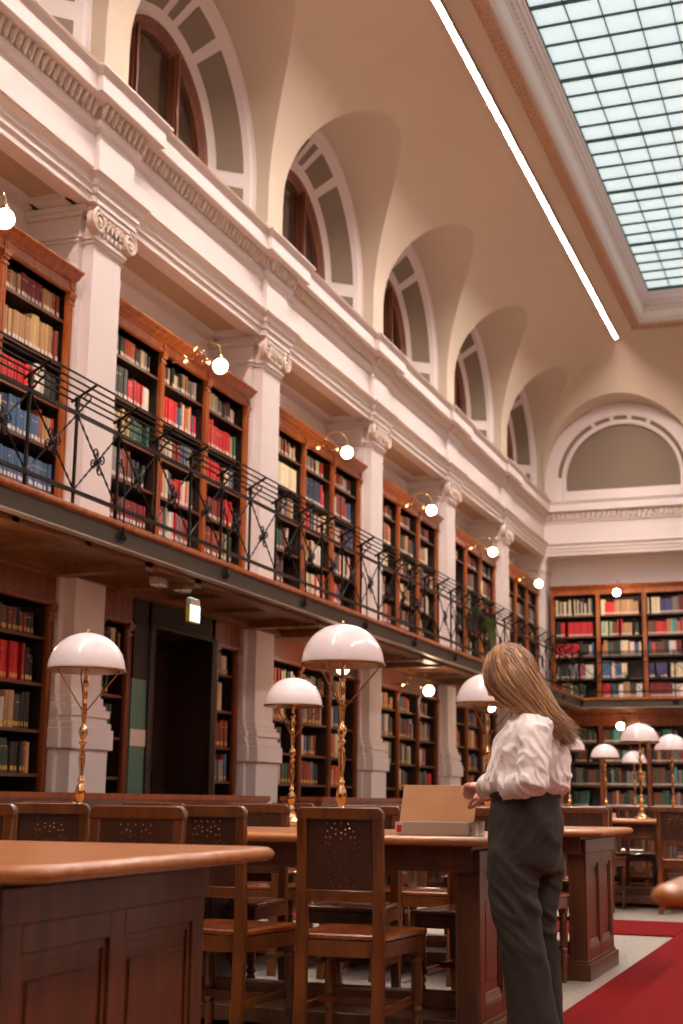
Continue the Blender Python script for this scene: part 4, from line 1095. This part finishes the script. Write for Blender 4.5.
for i in range(3600):
    while True:
        th = math.acos(rnd.uniform(-.25, 1)); ph = rnd.uniform(0, 2*PI)
        n_ = Vector((sin(th)*cos(ph), sin(th)*sin(ph), cos(th)))
        if not (n_.x < -.5 and n_.z < .45 and abs(n_.y) < .45): break
    root = hp(.010+n_.x*.094, n_.y*.085, .006+n_.z*.106)
    side = n_.y; sgn = 1 if side > 0 else -1
    end = Vector(P(rnd.gauss(-1.006,.018), 1.165+rnd.gauss(0,.022), side*.085+rnd.gauss(0,.014)))
    if rnd.random() < .10: end += Vector((rnd.uniform(0,.035), 0, rnd.uniform(-.015,.02)))
    drop = rnd.random()
    f1 = hp(-.098+.04*drop, sgn*(.070+.015*rnd.random()), .02)
    f2 = hp(-.082+.04*drop, sgn*.080, -.080+.03*drop)
    f3 = Vector(P(-1.195+.05*drop+rnd.gauss(0,.006), 1.262+.03*drop, sgn*.080))
    f4 = Vector(P(-1.09, 1.232+.03*drop, sgn*(.088+.02*abs(side))))
    fr_c = [root, root.lerp(f1, .5)+Vector((0,sgn*.02,.01)), f1, f2, f3, f4, end]
    b1 = hp(.075, side*.11, .075) if n_.z > .3 else hp(.09, side*.11, .0)
    b2 = Vector(P(-1.085+rnd.gauss(0,.010), 1.345, side*.095))
    b3 = Vector(P(-1.035,1.262,side*.095))
    bk_c = [root, root.lerp(b1,.6), b1, b1.lerp(b2,.6), b2, b3, end]
    tt = max(0, min(1, (n_.x+.45)/1.15 + rnd.gauss(0,.07))); tt = tt*tt*(3-2*tt)
    ctrl = [p.lerp(q, tt) for p, q in zip(fr_c, bk_c)]
    for k_ in (2,3,4): ctrl[k_] = ctrl[k_] + Vector((0, sgn*.03*math.sin(PI*tt)*min(1, abs(side)*2.5), 0))
    if rnd.random() < .05: ctrl[-1] = f3 + Vector((rnd.uniform(-.01,.05), sgn*.01, -rnd.uniform(.0,.03)))
    N = 12; pts = [bez(ctrl, k/N) for k in range(N+1)]
    jit = Vector((rnd.gauss(0,.002), rnd.gauss(0,.002), rnd.gauss(0,.002)))
    out = []
    for k, p in enumerate(pts):
        p = p + jit
        q = tilt.inverted() @ (p - hcv); q.x -= .010; q.z -= .006
        l = math.sqrt((q.x/.094)**2+(q.y/.085)**2+(q.z/.106)**2)
        if l < 1.03: q *= (1.03+.03*(i % 7)/7)/l; q.x += .010; q.z += .006; p = hcv + tilt @ q
        out.append(p)
    r0 = rnd.uniform(.0018,.0032)
    lock = mnoise.noise(Vector((n_.x*3, n_.y*3, n_.z*3)))*.5+.5 + rnd.gauss(0,.12)
    cc = cols[max(0, min(len(cols)-1, int(lock*len(cols))))]
    hr.tube(out, [r0]*10+[r0*.8,r0*.5,r0*.15], 4, cap=False, tint=cc)
hr.build('hair', HAIR, wr, smooth=60, fix=False)

# ------------------------------------------------------------------ camera
cam = bpy.data.cameras.new('camera'); co = bpy.data.objects.new('camera', cam); COL.objects.link(co); scn.camera = co
yaw, pit, rol = math.radians(20.41), math.radians(11.71), math.radians(.72)
fw = Vector((-sin(yaw)*cos(pit), cos(yaw)*cos(pit), sin(pit))); rt = Vector((cos(yaw), sin(yaw), 0)); up = rt.cross(fw)
r2 = rt*cos(rol) + up*sin(rol); u2 = up*cos(rol) - rt*sin(rol)
M = Matrix((r2, u2, -fw)).transposed().to_4x4(); M.translation = Vector((0, 0, .93)); co.matrix_world = M
cam.sensor_fit = 'VERTICAL'; cam.sensor_height = 36; cam.lens = 1389.8/1024*36; cam.clip_end = 200
cam.dof.use_dof = True; cam.dof.focus_distance = 5.9; cam.dof.aperture_fstop = 3.6

# ------------------------------------------------------------------ books (nearest 300 in view one by one, the rest as one mass)
bpy.context.view_layer.update()
dg = bpy.context.evaluated_depsgraph_get(); eye = Vector((0, 0, .93))
def project(p):
    q = p - eye; z = q.dot(fw)
    return (341.5 + 1389.8*q.dot(r2)/z, 512 - 1389.8*q.dot(u2)/z, z)
def visible(b):
    best = 0
    for tz in (.25, .8):
        p = to_world(b['fr'], b['face']+.004, b['s']+b['w']/2, b['z']+b['h']*tz)
        u, v, z = project(p)
        if not (2 < u < 681 and 2 < v < 1022): continue
        dv = (p-eye); L = dv.length; hit = scn.ray_cast(dg, eye, dv.normalized(), distance=L-.01)
        if not hit[0]: best += 1
    return best
for b in BOOKS:
    p = to_world(b['fr'], b['face'], b['s']+b['w']/2, b['z']+b['h']/2); u, v, z = project(p)
    wdir = to_world(b['fr'], b['face'], b['s']+b['w'], b['z']+b['h']/2)
    b['px'] = abs(project(wdir)[0]-project(to_world(b['fr'], b['face'], b['s'], b['z']+b['h']/2))[0])*b['h']*1389/z if z > 1 else 0
    b['vis'] = visible(b) if (z > 1 and -10 < u < 700 and -10 < v < 1034) else 0
cand = sorted([b for b in BOOKS if b['vis'] > 0 and -5 < project(to_world(b['fr'], b['face'], b['s'], b['z']))[0] < 690], key=lambda b: -b['px']*(1 if b['vis'] > 1 else .6))
indiv = cand[:300]; ids = set(id(b) for b in indiv)
def book_geo(mb, b, origin=None, detail=True):
    """spine faces +x (into the room); cover boards, page block, label"""
    w_, h_, dp = b['w'], b['h'], b['dp']; o = origin or (0, 0, 0)
    def q(x, y, z):
        if b['lean']: y += z*b['lean']
        return (o[0]+x, o[1]+y, o[2]+z)
    def bx_(x0,y0,z0,x1,y1,z1,t):
        vs = [q(*p) for p in ((x0,y0,z0),(x1,y0,z0),(x1,y1,z0),(x0,y1,z0),(x0,y0,z1),(x1,y0,z1),(x1,y1,z1),(x0,y1,z1))]
        mb.add(vs, [(3,2,1,0),(4,5,6,7),(0,1,5,4),(1,2,6,5),(2,3,7,6),(3,0,4,7)], 0, t)
    c = b['c']; t_ = .003
    if detail:
        bx_(-dp,0,0,-t_,t_,h_,c); bx_(-dp,w_-t_,0,-t_,w_,h_,c)
        n = 5; vs = []                                    # rounded spine
        for k in range(n+1):
            a = PI*k/n; vs += [q(-t_+.006*sin(a), w_/2-w_/2*cos(a), 0), q(-t_+.006*sin(a), w_/2-w_/2*cos(a), h_)]
        mb.add(vs, [(2*k, 2*k+2, 2*k+3, 2*k+1) for k in range(n)] + [tuple(2*k+1 for k in range(n+1)), tuple(2*k for k in range(n, -1, -1))], 0, c)
        bx_(-dp+.004,t_,.003,-t_,w_-t_,h_-.004,rgb(214,196,166))
        bx_(.0028,w_*.16,.018,.0036,w_*.84,.018+b['labh'],rgb(*b['lab']))
        if int(b['s']*1000) % 3 == 0: bx_(.0028,w_*.1,h_*.74,.0034,w_*.9,h_*.78,tuple(min(1, x*.35+.3*y) for x, y in zip(c, (.8,.6,.3)))+(1,) if False else rgb(190,150,90))
    else:
        bx_(-dp,0,0,0,w_,h_,c); bx_(0,w_*.14,.018,.002,w_*.86,.018+b['labh'],rgb(*b['lab']))
CN = {CREAM:'cream',TAN:'tan',BROWN:'brown',DRED:'dark red',RED:'red',ORG:'orange',NAVY:'navy',BLUE:'blue',TEAL:'teal',GREY:'grey',DGREY:'dark grey',BLACK:'black',WHT:'white',GRN:'green',DGRN:'dark green',YEL:'yellow',PGRN:'pale green',VIO:'violet',RBR:'russet'}
CASE = {('g',0):'leftmost gallery bookcase',('g',1):'gallery bookcase above doorway',('g',2):'third gallery bookcase',('g',3):'fourth gallery bookcase',('g',4):'fifth gallery bookcase',('g',5):'last gallery bookcase',
        ('l',0):'bookcase behind left lamp',('l',2):'low bookcase behind central lamps',('l',3):'low bookcase behind tan box',('l',4):'low bookcase beside woman',('l',5):'corner low bookcase',('l',6):'narrow bookcase left of doorway',('l',7):'narrow bookcase right of doorway',
        ('f',0):'far wall upper bookcase',('m',0):'far wall lower bookcase'}
cnt = {}
for b in BOOKS: cnt[b['key']] = cnt.get(b['key'], 0) + 1; b['n'] = cnt[b['key']]
for b in indiv:
    mb = MB(); book_geo(mb, b)
    o = mb.build('book', BOOK, smooth=30, fix=False)
    o.location = to_world(b['fr'], b['face'], b['s'], b['z']+.0008); o.rotation_euler = (0, 0, b['fr'][1])
    k = b['key']; ns = 1 if (k[0] == 'l' and k[1] > 5) else 3
    colm = '' if ns == 1 else {0:'left',1:'middle',2:'right'}[k[2]] + ' column, '
    lbl = '%s book, %s from left, %s shelf down, %s%s' % (CN[b['base']], ORD[min(b['n'],40)], ORD[k[3]+1], colm, CASE[(k[0],k[1])])
    tag(o, lbl, 'book', 'books on the %s' % CASE[(k[0],k[1])])
mass = MB()
for b in BOOKS:
    if id(b) in ids: continue
    p = to_world(b['fr'], b['face'], b['s'], b['z'])
    if b['fr'] is LEFT: book_geo(mass, b, tuple(p), False)
    else:
        t = MB(); book_geo(t, b, None, False); c_, s_n = cos(b['fr'][1]), sin(b['fr'][1])
        o_ = len(mass.v); mass.v += [(p.x+x*c_-y*s_n, p.y+x*s_n+y*c_, p.z+z) for x, y, z in t.v]
        for f, tt in zip(t.f, t.t): mass.f.append(tuple(i+o_ for i in f)); mass.m.append(0); mass.t.append(tt)
mo = mass.build('shelved_books', BOOK, smooth=0, fix=False)
tag(mo, 'remaining smaller rows of shelved books filling the distant and lower bookcases', 'books', kind='stuff')

# ------------------------------------------------------------------ light, world, view
wd = bpy.data.worlds.new('world'); scn.world = wd; wd.use_nodes = True
wd.node_tree.nodes['Background'].inputs[0].default_value = (.30,.20,.14,1); wd.node_tree.nodes['Background'].inputs[1].default_value = .2
scn.view_settings.view_transform = 'Standard'; scn.view_settings.look = 'None'; scn.view_settings.gamma = 1; scn.view_settings.exposure = -0.06
scn.view_settings.use_curve_mapping = False
cy_ = scn.cycles; cy_.max_bounces = 7; cy_.diffuse_bounces = 4; cy_.glossy_bounces = 3; cy_.sample_clamp_indirect = 6; cy_.use_denoising = True
